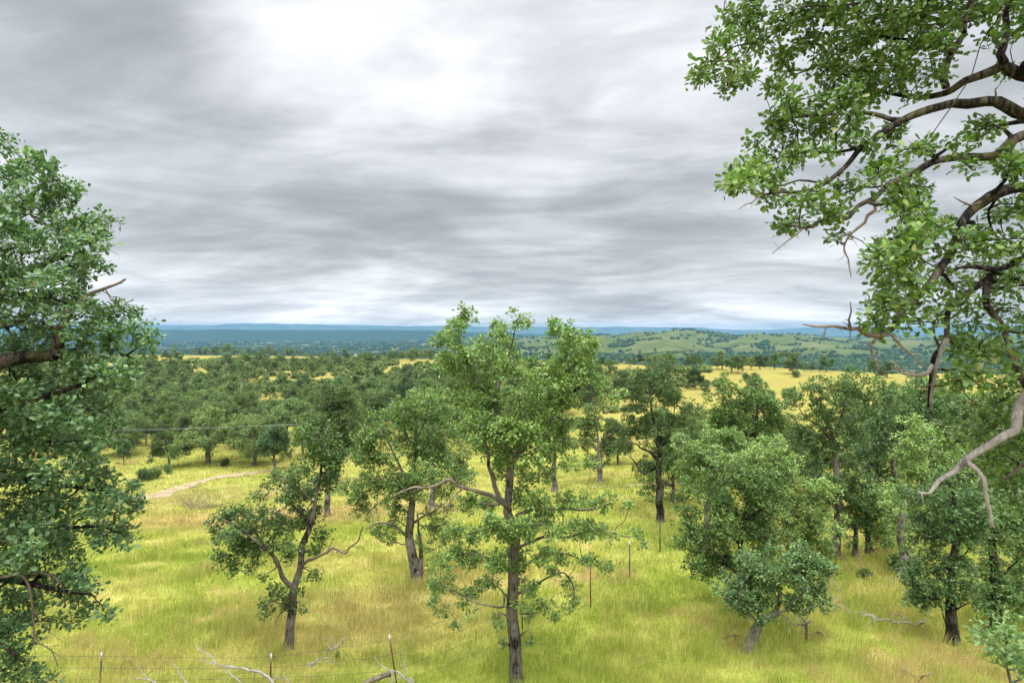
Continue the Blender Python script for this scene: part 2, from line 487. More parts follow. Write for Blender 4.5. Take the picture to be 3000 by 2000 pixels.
# ------------------------------------------------------------------ oak builder
def oak_meshes(limbs, clumps, rng, leaf=0.07, kind='fold', tips=22, per_tip=26, bark=None, leafm=None, sides=10,
               bare=(), twig=0.005, spread=0.17, twig_sides=3, step=0.16, minr=0.0):
    """limbs: list of rows (x,y,z,r); the first is the trunk. clumps: rows (x,y,z,rad). bare: limbs without leaves (dead wood part).
    Returns (wood mesh, leaf mesh, dead mesh)."""
    wood = MB(); N = []; R = []
    for k, l in enumerate(limbs):
        c = catmull(l, step)
        amp = np.minimum(c[:, 3] * (0.9 if k else 0.5), 0.06)[:, None] * (0 if k == 0 and len(l) < 3 else 1)
        w = kinks(len(c), rng, 0.5 / step if k else 0.8 / step)
        c[1:-1, :3] += (w * amp)[1:-1]
        if k == 0:      # flared foot
            t = np.linspace(0, 1, len(c)); dz = c[:, 2] - c[0, 2]
            c[:, 3] *= 1 + 0.45 * np.exp(-np.maximum(dz, 0) / 0.22)
        s = sides if c[0, 3] > 0.06 else max(5, sides // 2)
        wood.add(*tube(c, s, rng))
        keep = np.arange(len(c)) >= (len(c) * 0.22 if k == 0 else 0)
        N.append(c[keep, :3]); R.append(c[keep, 3])
    N = np.vstack(N); R = np.concatenate(R)
    P0, P1, A, B = [], [], [], []
    LC, LD = [], []
    cl = np.asarray(clumps, float)
    dist = np.array([np.min(np.linalg.norm(N - c[:3], axis=1)) for c in cl])
    for c in cl[np.argsort(dist)]:
        ctr, rad = c[:3], c[3]
        dv = N - ctr; dd = np.linalg.norm(dv, axis=1)
        cost = dd + 0.45 * np.maximum(dv[:, 2], 0) + 0.12 * np.maximum(-dv[:, 2] - dd * 0.7, 0)
        j = int(np.argmin(cost)); L = dd[j]
        p = N[j]; r0 = min(max(R[j] * 0.75, twig), 0.015 + 0.019 * L + twig)
        m = max(2, int(L / 0.16) + 1)
        t = np.linspace(0, 1, m + 1)[:, None]
        side = rng.normal(size=3); side *= 0.16 * L / (np.linalg.norm(side) + 1e-9); side[2] += 0.06 * L
        path = p * (1 - t) + ctr * t + side * (4 * t * (1 - t))
        path[1:-1] += rng.normal(size=(m - 1, 3)) * 0.022 * min(1.5, L + 0.3)
        rr = r0 * (1 - t[:, 0]) + max(twig * 1.3, r0 * 0.35) * t[:, 0]
        P0.append(path[:-1]); P1.append(path[1:]); A.append(rr[:-1]); B.append(rr[1:])
        N = np.vstack([N, path[1:]]); R = np.concatenate([R, rr[1:]])
        k = max(3, int(tips * (rad / 0.5) ** 2 * rng.uniform(0.8, 1.2)))
        v = rng.normal(size=(k, 3)); v /= np.linalg.norm(v, axis=1)[:, None]
        tip = ctr + v * (rad * rng.random((k, 1)) ** 0.45) * np.array([1.05, 1.05, 0.85])
        loc = [*path[-min(len(path), 3):]]
        tip = tip[np.argsort(np.linalg.norm(tip - ctr, axis=1))]
        for q in tip:
            la = np.array(loc); e = np.linalg.norm(la - q, axis=1); i = int(np.argmin(e))
            a = la[i]; mid = (a + q) / 2 + rng.normal(size=3) * 0.12 * e[i]
            P0.append(np.array([a, mid])); P1.append(np.array([mid, q]))
            A.append(np.array([twig, twig * 0.8])); B.append(np.array([twig * 0.8, twig * 0.5]))
            loc.append(q); loc.append(mid)
        # leaves gather round the tips and thin out along the twig
        nl = max(3, int(per_tip))
        off = rng.normal(size=(k, nl, 3)) * spread * 0.52 * np.array([1, 1, 0.8])
        pts = tip[:, None] + off
        LC.append(pts.reshape(-1, 3))
        ov = off + (tip - ctr)[:, None] * 0.25
        LD.append((ov / (np.linalg.norm(ov, axis=-1, keepdims=True) + 1e-6)).reshape(-1, 3))
    if P0:
        V, Q = frusta(np.vstack(P0), np.vstack(P1), np.maximum(np.concatenate(A), minr), np.maximum(np.concatenate(B), minr), twig_sides)
        wood.add(V, Q)
    wm = wood.mesh('oak_wood', bark)
    LC = np.vstack(LC); LD = np.vstack(LD)
    size = leaf * np.clip(rng.normal(1.0, 0.28, len(LC)), 0.4, 1.45)
    V, Q, T = leaf_cards(LC, size, rng, kind, outward=LD)
    lm = mesh_from('oak_leaves', V, [Q, T], leafm)
    return wm, lm


def twiggy(mb, pts, rng, sides=6, forks=6, fl=0.5, fr=0.35, depth=2):
    """A bare dead limb with forking dead twigs."""
    c = catmull(pts, 0.08)
    w = kinks(len(c), rng, 3.0)
    c[1:-1, :3] += (w * np.minimum(c[:, 3] * 0.95, 0.035)[:, None])[1:-1]
    mb.add(*tube(c, sides, rng, 0.18))
    if depth <= 0: return
    tot = np.sum(np.linalg.norm(np.diff(c[:, :3], axis=0), axis=1))
    for _ in range(forks):
        i = int(rng.uniform(0.25, 0.98) * (len(c) - 1)); i = max(1, min(i, len(c) - 2))
        d = c[i + 1, :3] - c[i - 1, :3]; d /= np.linalg.norm(d) + 1e-9
        s = rng.normal(size=3); s -= d * np.dot(s, d); s /= np.linalg.norm(s) + 1e-9
        dr = d * 0.6 + s * 0.9; L = fl * rng.uniform(0.4, 1.0) * min(1.0, tot)
        r = c[i, 3] * rng.uniform(0.3, 0.5); p = c[i, :3]
        bend = rng.normal(size=3) * 0.25
        q = [[*p, r], [*(p + dr * L * 0.5 + bend * L * 0.3), r * 0.7], [*(p + dr * L + bend * L), r * 0.25]]
        twiggy(mb, q, rng, max(4, sides - 2), max(1, forks // 2), fl * 0.55, fr, depth - 1)


def place_oak(base, wm, lm, label, group=None, dead=None, dead_mat=None, dead_label=None, name='oak_tree'):
    t = link(name, None, None, base); t.empty_display_size = 0.3
    tag(t, label, 'oak tree', group)
    link('trunk', wm, t); link('crown', lm, t)
    for m in (dead or []):
        o = link('dead_limb', m, t)
        if dead_label: o['label'] = dead_label
    return t


class Pieces:
    """Dead limbs of one tree, each connected piece a mesh of its own."""
    def __init__(self): self.bits = []

    def twiggy(self, pts, rng, *a, join=False, **k):
        if not join: self.bits.append(MB())
        twiggy(self.bits[-1], pts, rng, *a, **k)

    def meshes(self, mat): return [b.mesh('dead_limb', mat) for b in self.bits]


def crop(ox, oy, s): return lambda x, y: (ox + x / s, oy + y / s)


C3 = crop(500, 1000, 1.568); C4 = crop(1200, 850, 1.364); C5 = crop(1900, 1000, 1.568); C6 = crop(2000, 0, 1.568)
C8 = crop(1600, 900, 2.138); C7 = crop(300, 900, 2.138); CP_ = crop(0, 0, 1.0)


def limb(cv, d, pts, r0, r1, base, dd=0.0, rng=None, power=1.0):
    """Trace rows (x,y[,depth offset]) of a limb at distance d; radius falls from r0 to r1."""
    out = []
    n = len(pts)
    ph = rng.random() * 50 if rng is not None else 0
    for i, p in enumerate(pts):
        t = i / max(1, n - 1)
        q = cv(p[0], p[1]); off = p[2] if len(p) > 2 else dd * t ** 1.2
        w = at(q[0], q[1], d + off) - base
        out.append([*w, r0 + (r1 - r0) * t ** power])
    return out


def traced_clumps(cv, scale, d, pts, base, rng, depth=None, axis=None, twin=0.0, rs=1.0):
    out = []
    for (x, y, r) in pts:
        q = cv(x, y); rad = r / scale * d / F * rs
        if axis is not None:
            off = math.sqrt(max(0.05, depth * depth - min((abs(q[0] - axis) * d / F), depth) ** 2 * 0.8)) * rng.uniform(-0.8, 0.8)
        else: off = rng.uniform(-1, 1) * depth
        out.append([*(at(q[0], q[1], d + off) - base), max(rad, 0.10)])
        if rng.random() < twin and r / scale > 30:
            off2 = off + rng.uniform(-0.9, 0.9)
            out.append([*(at(q[0] + rng.uniform(-.5, .5) * r / scale, q[1] + rng.uniform(-.5, .5) * r / scale, d + off2) - base), max(rad * 0.8, 0.10)])
    return out


def ellipse_clumps(cv, scale, d, ells, base, rng, cr=0.42, dens=1.0, ydev=0.35):
    """Fill crown ellipsoids with leafy pads, kept mostly in the outer part."""
    out = []
    for (x, y, rx, ry) in ells:
        q = cv(x, y); k = d / F / scale
        a, b = rx * k, ry * k; dep = 0.5 * (a + b) * 0.9
        ctr = at(q[0], q[1], d + rng.uniform(-1, 1) * ydev * dep) - base
        n = int(dens * 1.35 * (a * b * dep) ** (2 / 3) / cr ** 2) + 2
        got = []
        for _ in range(n * 12):
            v = rng.normal(size=3); v /= np.linalg.norm(v)
            p = ctr + v * rng.random() ** 0.40 * np.array([a, dep, b]) * rng.uniform(0.85, 1.12)
            if all(np.linalg.norm(p - g) > cr * 0.85 for g in got):
                got.append(p)
                if len(got) >= n: break
        out += [[*p, cr * rng.choice([rng.uniform(0.5, 0.8), rng.uniform(0.8, 1.3)])] for p in got]
    return out


# ================================================================== setting
def build_ground():
    D = np.concatenate([np.arange(-45, 0, 3.0), np.arange(0, 40, 0.5), np.exp(np.linspace(math.log(40), math.log(900), 420))])
    U = np.linspace(-1.35, 1.35, 420)
    DD, UU = np.meshgrid(D, U, indexing='ij')
    X = UU * (np.maximum(DD, 0) + 28); Z = height(X, DD)
    V = np.stack([X, DD, Z], -1).reshape(-1, 3)
    n, m = len(D), len(U)
    i = np.arange(n - 1)[:, None] * m; j = np.arange(m - 1)[None]
    Q = np.stack([i + j, i + j + 1, i + m + j + 1, i + m + j], -1).reshape(-1, 4)
    tag(link('ground', mesh_from('ground', V, [Q], MAT['ground'], None, True)), kind='structure')


build_ground()

# ---- far country: valley floor, rolling hills, bluff and table mountains


def far_height(x, y):
    u = x / np.maximum(y, 1)
    z = -97 + 5 * fbm(x / 400, y / 400, 3, 50) + 26 * smooth(2500, 7000, y) * (0.25 + 0.3 * fbm(x / 1500, y / 900, 2, 55))
    wx = x + 120 * fbm(x / 600, y / 600, 2, 61); wy = y + 120 * fbm(x / 600, y / 600, 2, 71)
    bil = 0
    for k, (s, a) in enumerate(((560, 1.0), (270, 0.62), (130, 0.30), (60, 0.12))):
        bil = bil + a * np.abs(vnoise(wx / s + 3.7 * k, wy / s * 0.8 + 1.9 * k, 80 + k) + 0.25 * vnoise(wx / s * 1.7, wy / s * 1.7, 90 + k))
    right = smooth(-0.30, 0.14, u + 0.06 * vnoise(y / 500, x * 0 + 3.0, 5))
    rise = smooth(950, 2400, y) * (1 - 0.75 * smooth(3300, 5200, y))
    z = z + right * rise * (14 + 36 * bil)
    z = z + smooth(-0.3, 0.1, u) * smooth(1700, 2600, y) * (1 - smooth(4200, 6000, y)) * 9 * bil
    # low green knoll just beyond the ridge
    z = z + 26 * np.exp(-(((x - 285) / 90) ** 2 + ((y - 860) / 80) ** 2))
    z = z + 34 * np.exp(-(((x - 330) / 130) ** 2 + ((y - 950) / 120) ** 2)) * 0.6
    # bluff at the far side of the valley
    edge = 5600 + 500 * fbm(x / 2200, y * 0, 3, 120) + np.maximum(x, 0) * 0.9
    z = z + smooth(0, 320, y - edge) * (104 + 10 * fbm(x / 900, y / 900, 2, 130)) * (1 - 0.8 * right)
    return z


def hills_material():
    m, nt, out = new_mat('far_hills')
    pos = nt.node('ShaderNodeNewGeometry').outputs['Position']
    sep = nt.node('ShaderNodeSeparateXYZ'); nt.l.new(pos, sep.inputs[0])
    n1 = nt.noise(pos, 0.006, 5, 0.6, 0.5); n2 = nt.noise(pos, 0.03, 4, 0.6)
    grass = nt.ramp(nt.math('ADD', nt.math('MULTIPLY', n1, 0.7), nt.math('MULTIPLY', n2, 0.3)), [(0.35, (0.038, 0.052, 0.016)), (0.5, (0.060, 0.076, 0.024)), (0.66, (0.105, 0.104, 0.044))])
    wood = nt.ramp(n2, [(0.3, (0.012, 0.024, 0.012)), (0.7, (0.032, 0.048, 0.022))])
    nv = nt.noise(nt.vmath('MULTIPLY', pos, (1, 0.35, 1)), 0.010, 6, 0.65)
    low = nt.maprange(sep.outputs[2], -80, -62, 1.0, 0.0)
    clear = nt.maprange(nv, 0.55, 0.63)
    bl = nt.math('MULTIPLY', nt.maprange(sep.outputs[1], 5300, 5700), 1.0)
    grass = nt.mix(nt.math('MULTIPLY', low, nt.maprange(sep.outputs[1], 1500, 2400)), grass, (0.26, 0.235, 0.115))      # pale fields on the valley floor
    f = nt.math('MAXIMUM', nt.math('MULTIPLY', low, nt.math('SUBTRACT', 1.0, nt.math('MULTIPLY', clear, 0.8))), bl, clamp=True)
    c = nt.mix(f, grass, wood)
    b = principled(nt, c, 1.0, 0.0, bump(nt, n2, 0.6, 4.0))
    nt.l.new(b.outputs[0], out.inputs[0])
    return m


def build_far():
    D = np.exp(np.linspace(math.log(440), math.log(11000), 620)); U = np.linspace(-1.25, 1.25, 620)
    DD, UU = np.meshgrid(D, U, indexing='ij'); X = UU * DD
    Z = far_height(X, DD) - 12 * smooth(700, 440, DD)
    V = np.stack([X, DD, Z], -1).reshape(-1, 3); n, m = len(D), len(U)
    i = np.arange(n - 1)[:, None] * m; j = np.arange(m - 1)[None]
    Q = np.stack([i + j, i + j + 1, i + m + j + 1, i + m + j], -1).reshape(-1, 4)
    tag(link('hills', mesh_from('hills', V, [Q], hills_material(), None, True)), kind='structure')
    # table mountains
    prof = [(-1200, 952), (300, 951), (460, 952), (620, 953), (668, 948), (740, 947), (1000, 951), (1250, 955), (1330, 953), (1420, 957), (1700, 957), (1900, 958), (2050, 959), (2095, 964), (2150, 966), (2260, 967),
            (2330, 961), (2380, 958), (2460, 957), (2600, 958), (2800, 956), (3200, 954), (4300, 952)]
    px = np.linspace(-1100, 4200, 500)
    py = np.interp(px, *zip(*prof)) + 0.7 * fbm(px / 30, px * 0, 3, 7)
    rows = []
    for dd, k in ((11700, 0.0), (12400, 0.35), (13000, 0.8), (13400, 1.0), (14800, 0.98), (15600, 0.0)):
        top = np.array([at(a, b, 13400)[2] for a, b in zip(px, py)])
        xs = (px - 1500) / F * dd
        z = -100 + k * (top + 100) + (12 * fbm(xs / 500, xs * 0 + dd / 300, 3, 17) * (1 if k < 0.9 else 0.12))
        rows.append(np.stack([xs, np.full_like(xs, dd) + (160 * fbm(xs / 700, xs * 0 + dd, 3, 27) if 0 < k < 1 else 0), z], -1))
    V = np.array(rows).reshape(-1, 3); m = len(px); n = len(rows)
    i = np.arange(n - 1)[:, None] * m; j = np.arange(m - 1)[None]
    Q = np.stack([i + j, i + j + 1, i + m + j + 1, i + m + j], -1).reshape(-1, 4)
    mm = plain_material('mountain_forest', (0.03, 0.05, 0.035), (0.09, 0.11, 0.07), 0.004, 1.0, 0.0, 0.2)
    tag(link('mountains', mesh_from('mountains', V, [Q], mm, None, True)), kind='structure')


build_far()

# ---- haze: one closed box of thin air round the whole scene


def build_haze(density):
    x, y0, y1, z0, z1 = 22500, -900, 17500, -135, 230
    V = np.array([[sx * x, yy, zz] for zz in (z0, z1) for yy in (y0, y1) for sx in (-1, 1)], float)
    Q = np.array([[0, 2, 3, 1], [4, 5, 7, 6], [0, 1, 5, 4], [2, 6, 7, 3], [0, 4, 6, 2], [1, 3, 7, 5]])
    m, nt, out = new_mat('thin_air')
    v = nt.node('ShaderNodeVolumePrincipled')
    v.inputs['Color'].default_value = (0.122, 0.272, 0.445, 1); v.inputs['Density'].default_value = density
    v.inputs['Anisotropy'].default_value = 0.0
    nt.l.new(v.outputs[0], out.inputs['Volume'])
    tag(link('haze', mesh_from('haze', V, [Q], m)), kind='stuff')


build_haze(0.85e-4)

# ---- dirt tracks across the meadow


def track(pixels, width, name, label=None):
    pts = np.array([[*ground_at(*p)[:2], 0, 1] for p in pixels])
    c = catmull(pts, 0.7)
    t = np.gradient(c[:, :2], axis=0); t /= np.linalg.norm(t, axis=1)[:, None]
    nrm = np.stack([-t[:, 1], t[:, 0]], 1)
    k = np.arange(len(c)); cols = np.linspace(-1, 1, 9)
    w = width * (0.75 + 0.35 * vnoise(k * 0.13, k * 0 + 2.0, 3)) * np.minimum(1, np.minimum(k, len(c) - 1 - k) / 12 + 0.1)
    rows = []
    for q in cols:
        ww = w * q * (1 + 0.25 * vnoise(k * 0.5, k * 0 + q * 5, 9))
        xy = c[:, :2] + nrm * ww[:, None]
        rows.append(np.stack([xy[:, 0], xy[:, 1], height(xy[:, 0], xy[:, 1]) + 0.06 * (1 - abs(q)) + 0.03], -1))
    V = np.stack(rows, 1).reshape(-1, 3); m = len(cols)
    i = np.arange(len(c) - 1)[:, None] * m; j = np.arange(m - 1)[None]
    Q = np.stack([i + j, i + j + 1, i + m + j + 1, i + m + j], -1).reshape(-1, 4)
    tag(link(name, mesh_from(name, V, [Q], MAT['dirt'], None, True)), kind='structure')
    return c[:, :2], w


TRACKS = [track([(395, 1478), (460, 1452), (540, 1425), (600, 1408), (680, 1394), (760, 1383), (830, 1374)], 2.3, 'dirt_track'),
          track([(1720, 1430), (1830, 1424), (1930, 1420), (2020, 1418), (2120, 1412)], 0.8, 'dirt_track')]


def off_track(x, y):
    ok = np.ones(len(x), bool)
    for c, w in TRACKS:
        for k in range(0, len(c), 1):
            near = (x - c[k, 0]) ** 2 + (y - c[k, 1]) ** 2 < (w[k] * 0.85) ** 2
            ok &= ~near
    return ok


# ---- meadow grass
def build_grass():
    rng = np.random.default_rng(5)
    V, Q, T = [], [], []; n0 = 0
    #      d0   d1   per m2  width  height
    bands = [(10, 15, 620, .0065, .46), (15, 20, 520, .0085, .46), (20, 28, 300, .012, .44), (28, 42, 130, .019, .42), (42, 65, 52, .032, .40), (65, 105, 17, .055, .38)]
    for d0, d1, den, wd, ht in bands:
        area = 1.02 * (d1 * d1 - d0 * d0)
        n = int(area * den)
        y = np.sqrt(rng.uniform(d0 * d0, d1 * d1, n)); x = rng.uniform(-1.02, 1.02, n) * y
        # tussocks: pull blades together and thin some patches
        cx = np.floor(x / 0.5) + rng.random(n) * 0; keep = vnoise(x * 1.3, y * 1.3, 77) + 0.5 * vnoise(x * 0.3, y * 0.3, 78) > rng.uniform(-1.6, 0.5, n)
        x, y = x[keep], y[keep]
        ok = off_track(x, y); x, y = x[ok], y[ok]
        n = len(x); z = height(x, y) - 0.02
        h = ht * (0.62 + 0.40 * vnoise(x * 0.5, y * 0.5, 66) + 0.42 * vnoise(x * 2.0, y * 2.0, 67)) * rng.uniform(0.6, 1.35, n)
        h = np.maximum(h, 0.12)
        a = rng.uniform(0, 2 * math.pi, n); lean = rng.gamma(2.2, 0.16, n)
        wind = 0.15
        dx = np.cos(a) * lean + wind; dy = np.sin(a) * lean
        b = a + math.pi / 2 + rng.normal(0, 0.7, n)
        wx, wy = np.cos(b) * wd, np.sin(b) * wd
        p = np.stack([x, y, z], -1); w = np.stack([wx, wy, 0 * wx], -1)
        mid = p + np.stack([dx * h * 0.30, dy * h * 0.30, h * 0.62], -1)
        tip = p + np.stack([dx * h * 0.95, dy * h * 0.95, h * (1.0 - 0.12 * lean)], -1)
        V.append(np.stack([p - w * 0.5, p + w * 0.5, mid + w * 0.45, mid - w * 0.45, tip], 1).reshape(-1, 3))
        k = n0 + np.arange(n)[:, None] * 5
        Q.append(k + np.array([[0, 1, 2, 3]])); T.append(k + np.array([[3, 2, 4]])); n0 += n * 5
        if d0 < 28:      # oat-like seed heads nodding above the blades
            m = int(n * 0.05); s = rng.choice(n, m, replace=False)
            q = np.repeat(tip[s] + np.array([0, 0, 0.05]), 4, 0) + rng.normal(size=(m * 4, 3)) * np.array([.025, .025, .05])
            size = np.full(m * 4, 0.035 * max(1, d0 / 14))
            lv, lq, lt = leaf_cards(q, size, rng, 'fold', wid=0.45)
            V.append(lv); T.append(lt + n0); n0 += len(lv)
    me = mesh_from('grass', np.vstack(V), [np.vstack(Q), np.vstack(T)], MAT['blades'])
    tag(link('grass', me), kind='stuff')


build_grass()

# ================================================================== named oaks
# --- tall open oak in the middle
rng = np.random.default_rng(101)
D = 14.0; g = at(1511, 1995, D); BASE = np.array([g[0], D, hgt(g[0], D)])
L = lambda pts, r0, r1, dd=0.0, pw=1.0: limb(C4, D, pts, r0, r1, BASE, dd, rng, pw)
limbs = [
    [[0, 0, -0.15, 0.185]] + L([(426, 1540), (417, 1400), (412, 1280), (412, 1150), (413, 1000), (405, 890), (398, 780), (402, 690)], 0.165, 0.085),
    L([(400, 880), (375, 845), (348, 790), (322, 730), (318, 650), (300, 600)], 0.075, 0.022, -0.8),
    L([(402, 700), (445, 650), (490, 600), (545, 545), (570, 500), (588, 435), (640, 405), (690, 380), (700, 335), (680, 290), (650, 230), (635, 190), (590, 155)], 0.085, 0.012, 0.6),
    L([(402, 700), (385, 610), (345, 530), (342, 460), (340, 395), (372, 330), (398, 260), (412, 195), (430, 125)], 0.075, 0.010, -0.3),
    L([(340, 520), (300, 455), (285, 410), (255, 350), (215, 250), (196, 190), (200, 110), (212, 75)], 0.04, 0.009, 0.5),
    L([(690, 380), (740, 400), (790, 400), (840, 430)], 0.03, 0.008, 0.3),
    L([(640, 190), (670, 165), (690, 150)], 0.014, 0.006), L([(590, 440), (540, 380), (480, 330), (500, 260)], 0.03, 0.008, 0.9),
    L([(425, 900), (500, 875), (600, 870), (690, 880), (760, 868), (800, 850)], 0.045, 0.010, -1.0),
    L([(420, 1040), (500, 1000), (560, 978), (640, 985), (720, 955), (790, 965), (850, 985), (905, 985), (935, 1010)], 0.04, 0.008, 0.4),
    L([(405, 1010), (350, 960), (260, 965), (170, 990)], 0.035, 0.008, 0.7), L([(398, 1240), (375, 1210), (372, 1265), (320, 1265), (250, 1240), (180, 1200), (120, 1165)], 0.035, 0.008, -0.9),
    L([(405, 1130), (330, 1070), (230, 1050), (140, 1080)], 0.03, 0.008, 0.5), L([(432, 1210), (500, 1180), (560, 1140), (620, 1130), (660, 1195), (650, 1250)], 0.035, 0.008, -0.6),
    L([(432, 1130), (520, 1060), (620, 1050), (710, 1085), (780, 1110)], 0.03, 0.008, 0.7), L([(440, 1290), (500, 1290), (560, 1270)], 0.022, 0.008, 0.5),
    L([(405, 1320), (370, 1290), (340, 1300)], 0.02, 0.008, -0.4), L([(410, 1440), (385, 1405), (360, 1410)], 0.02, 0.006, -0.4), L([(440, 1380), (470, 1360), (490, 1380)], 0.018, 0.006, -0.4),
]
CL = [(205, 85, 32), (180, 130, 45), (225, 130, 40), (150, 190, 50), (195, 205, 40), (110, 200, 35), (240, 90, 20), (230, 260, 60), (165, 290, 60), (280, 220, 45), (340, 190, 40), (300, 290, 70), (360, 150, 45), (430, 115, 45), (465, 130, 28),
      (395, 230, 55), (370, 310, 60), (220, 360, 65), (300, 380, 70), (190, 430, 60), (255, 450, 60), (480, 280, 45), (430, 320, 45), (350, 440, 60), (600, 150, 45), (575, 170, 32), (660, 160, 45), (700, 175, 25), (640, 225, 55), (720, 220, 45), (690, 275, 55),
      (600, 290, 55), (560, 340, 60), (650, 340, 60), (720, 350, 55), (500, 380, 70), (580, 410, 65), (780, 400, 40), (825, 425, 38), (650, 430, 50), (440, 430, 60), (520, 470, 60), (260, 540, 70), (350, 560, 70), (430, 540, 70), (300, 620, 60), (400, 640, 60), (480, 560, 60),
      (560, 560, 60), (620, 520, 45), (500, 650, 60), (580, 640, 50), (370, 720, 50), (460, 740, 60), (540, 730, 55), (640, 690, 40), (720, 690, 35),
      (240, 850, 45), (300, 840, 50), (430, 830, 60), (500, 860, 60), (560, 870, 50), (620, 850, 45), (690, 850, 40), (750, 850, 45), (800, 840, 38), (870, 855, 28), (190, 950, 50), (260, 970, 50), (320, 940, 50), (390, 960, 60), (460, 970, 60), (520, 940, 45), (600, 960, 45),
      (680, 950, 50), (740, 960, 45), (790, 975, 38), (905, 975, 32), (935, 1015, 25), (120, 1080, 50), (180, 1060, 50), (250, 1080, 50), (330, 1080, 50), (420, 1080, 55), (520, 1060, 45), (600, 1070, 40), (700, 1070, 35), (750, 1080, 35), (790, 1110, 32), (100, 1180, 38), (150, 1170, 42), (210, 1220, 38),
      (100, 1240, 30), (130, 1285, 25), (190, 1340, 28), (260, 1190, 42), (330, 1170, 42), (480, 1180, 45), (560, 1140, 40), (640, 1190, 35), (660, 1245, 28), (620, 1270, 25), (540, 1260, 40), (580, 1300, 28), (480, 1290, 38), (440, 1260, 30), (350, 1330, 32), (240, 1290, 25), (490, 1400, 14), (370, 1410, 14)]
cl = traced_clumps(C4, 1.364, D, CL, BASE, rng, 1.7, 1500, 0.60, 0.97)
wm, lm = oak_meshes(limbs, cl, rng, 0.068, 'hex', 46, 24, MAT['bark'], MAT['leaf_green'], 14, twig=0.006, spread=0.098)
dm = Pieces()
DL = lambda pts, r0, r1, dd=-0.5: limb(C4, D, pts, r0, r1, BASE, dd, rng)
dm.twiggy(DL([(378, 850), (345, 830), (290, 803), (240, 792), (200, 778), (155, 755), (110, 775), (60, 790), (10, 788), (-40, 810), (-75, 825)], 0.055, 0.014, -0.6), rng, 8, 9, 0.55, depth=2)
dm.twiggy(DL([(218, 785, -.4), (190, 810, -.45), (168, 835, -.5), (155, 880, -.5), (128, 940, -.5)], 0.025, 0.008), rng, 6, 4, 0.3, join=True, depth=1)
place_oak(BASE, wm, lm, 'tallest open-crowned oak in the centre, breaking the skyline with three leafy tops', None, dm.meshes(MAT['dead_brown']), None, 'long bare dead limb reaching left')

# --- leaning two-armed oak left of the centre
rng = np.random.default_rng(102)
D = 16.0; g = at(845, 1905, D); BASE = np.array([g[0], D, hgt(g[0], D)])
L = lambda pts, r0, r1, dd=0.0, pw=1.0: limb(C3, D, pts, r0, r1, BASE, dd, rng, pw)
limbs = [
    [[0, 0, -0.1, 0.15]] + L([(543, 1390), (550, 1280), (564, 1190), (580, 1110), (598, 1030), (607, 930), (638, 860), (655, 770), (664, 710), (690, 600), (692, 500), (680, 410)], 0.128, 0.018),
    L([(566, 1130), (520, 1090), (496, 1040), (470, 990), (440, 950), (400, 915), (350, 880), (290, 840), (240, 815)], 0.075, 0.012, -0.9),
    L([(490, 1030), (470, 960), (470, 900), (500, 850)], 0.035, 0.01, 0.5), L([(420, 935), (390, 1010), (350, 1060)], 0.03, 0.01, -0.3),
    L([(440, 955), (380, 870), (340, 800), (300, 780)], 0.03, 0.01, 0.7), L([(640, 860), (600, 780), (545, 755), (490, 790)], 0.04, 0.01, 0.6),
    L([(660, 740), (600, 680), (540, 640), (480, 620)], 0.04, 0.01, -0.6), L([(690, 610), (740, 570), (775, 535)], 0.03, 0.01, 0.4), L([(692, 520), (640, 490), (600, 440)], 0.025, 0.008, 0.5),
    L([(552, 1230), (510, 1200), (470, 1190), (440, 1220)], 0.03, 0.01, -0.5), L([(556, 1220), (590, 1190), (600, 1215)], 0.02, 0.007, 0.2), L([(606, 1040), (650, 1060)], 0.02, 0.007, 0.2),
]
CL = [(185, 850, 32), (215, 880, 35), (250, 800, 50), (265, 900, 50), (235, 980, 40), (240, 1030, 25), (320, 780, 45), (330, 840, 60), (320, 940, 60), (290, 1030, 35), (270, 1055, 22), (390, 860, 60), (400, 950, 50), (390, 1040, 40), (430, 1070, 25), (470, 890, 50), (400, 715, 32), (410, 770, 45),
      (470, 820, 50), (540, 850, 55), (545, 930, 42), (560, 990, 35), (620, 830, 50), (540, 650, 55), (480, 620, 40), (450, 650, 28), (600, 600, 60), (560, 720, 50), (660, 680, 60), (720, 640, 60), (760, 560, 50), (800, 510, 28), (700, 540, 60), (770, 500, 35), (645, 510, 45), (600, 440, 40), (640, 400, 40), (690, 375, 40),
      (730, 420, 40), (700, 460, 50), (680, 780, 40), (690, 880, 40), (655, 960, 32), (690, 950, 22), (640, 1065, 28), (670, 1085, 14), (500, 1150, 40), (450, 1200, 40), (428, 1245, 25), (520, 1200, 40), (590, 1150, 22), (600, 1225, 18), (480, 1135, 28), (610, 700, 45), (580, 780, 40), (490, 960, 30)]
cl = traced_clumps(C3, 1.568, D, CL, BASE, rng, 1.3, 860, 0.65, 1.0)
wm, lm = oak_meshes(limbs, cl, rng, 0.078, 'fold', 44, 24, MAT['bark'], MAT['leaf_green'], 12, twig=0.006, spread=0.12)
dm = Pieces()
dm.twiggy(limb(C3, D, [(606, 1030), (640, 1000), (680, 988), (710, 970), (740, 950), (775, 965), (805, 970), (830, 940), (862, 918), (872, 880), (885, 845)], 0.05, 0.010, BASE, -0.7, rng), rng, 7, 9, 0.5)
dm.twiggy(limb(C3, D, [(555, 1250), (520, 1235), (490, 1270), (480, 1320)], 0.018, 0.006, BASE, -0.5, rng), rng, 5, 6, 0.4)
place_oak(BASE, wm, lm, 'smaller leaning oak with a low left limb, left of centre in the tan meadow', None, dm.meshes(MAT['dead_brown']), None, 'crooked bare limb reaching right')


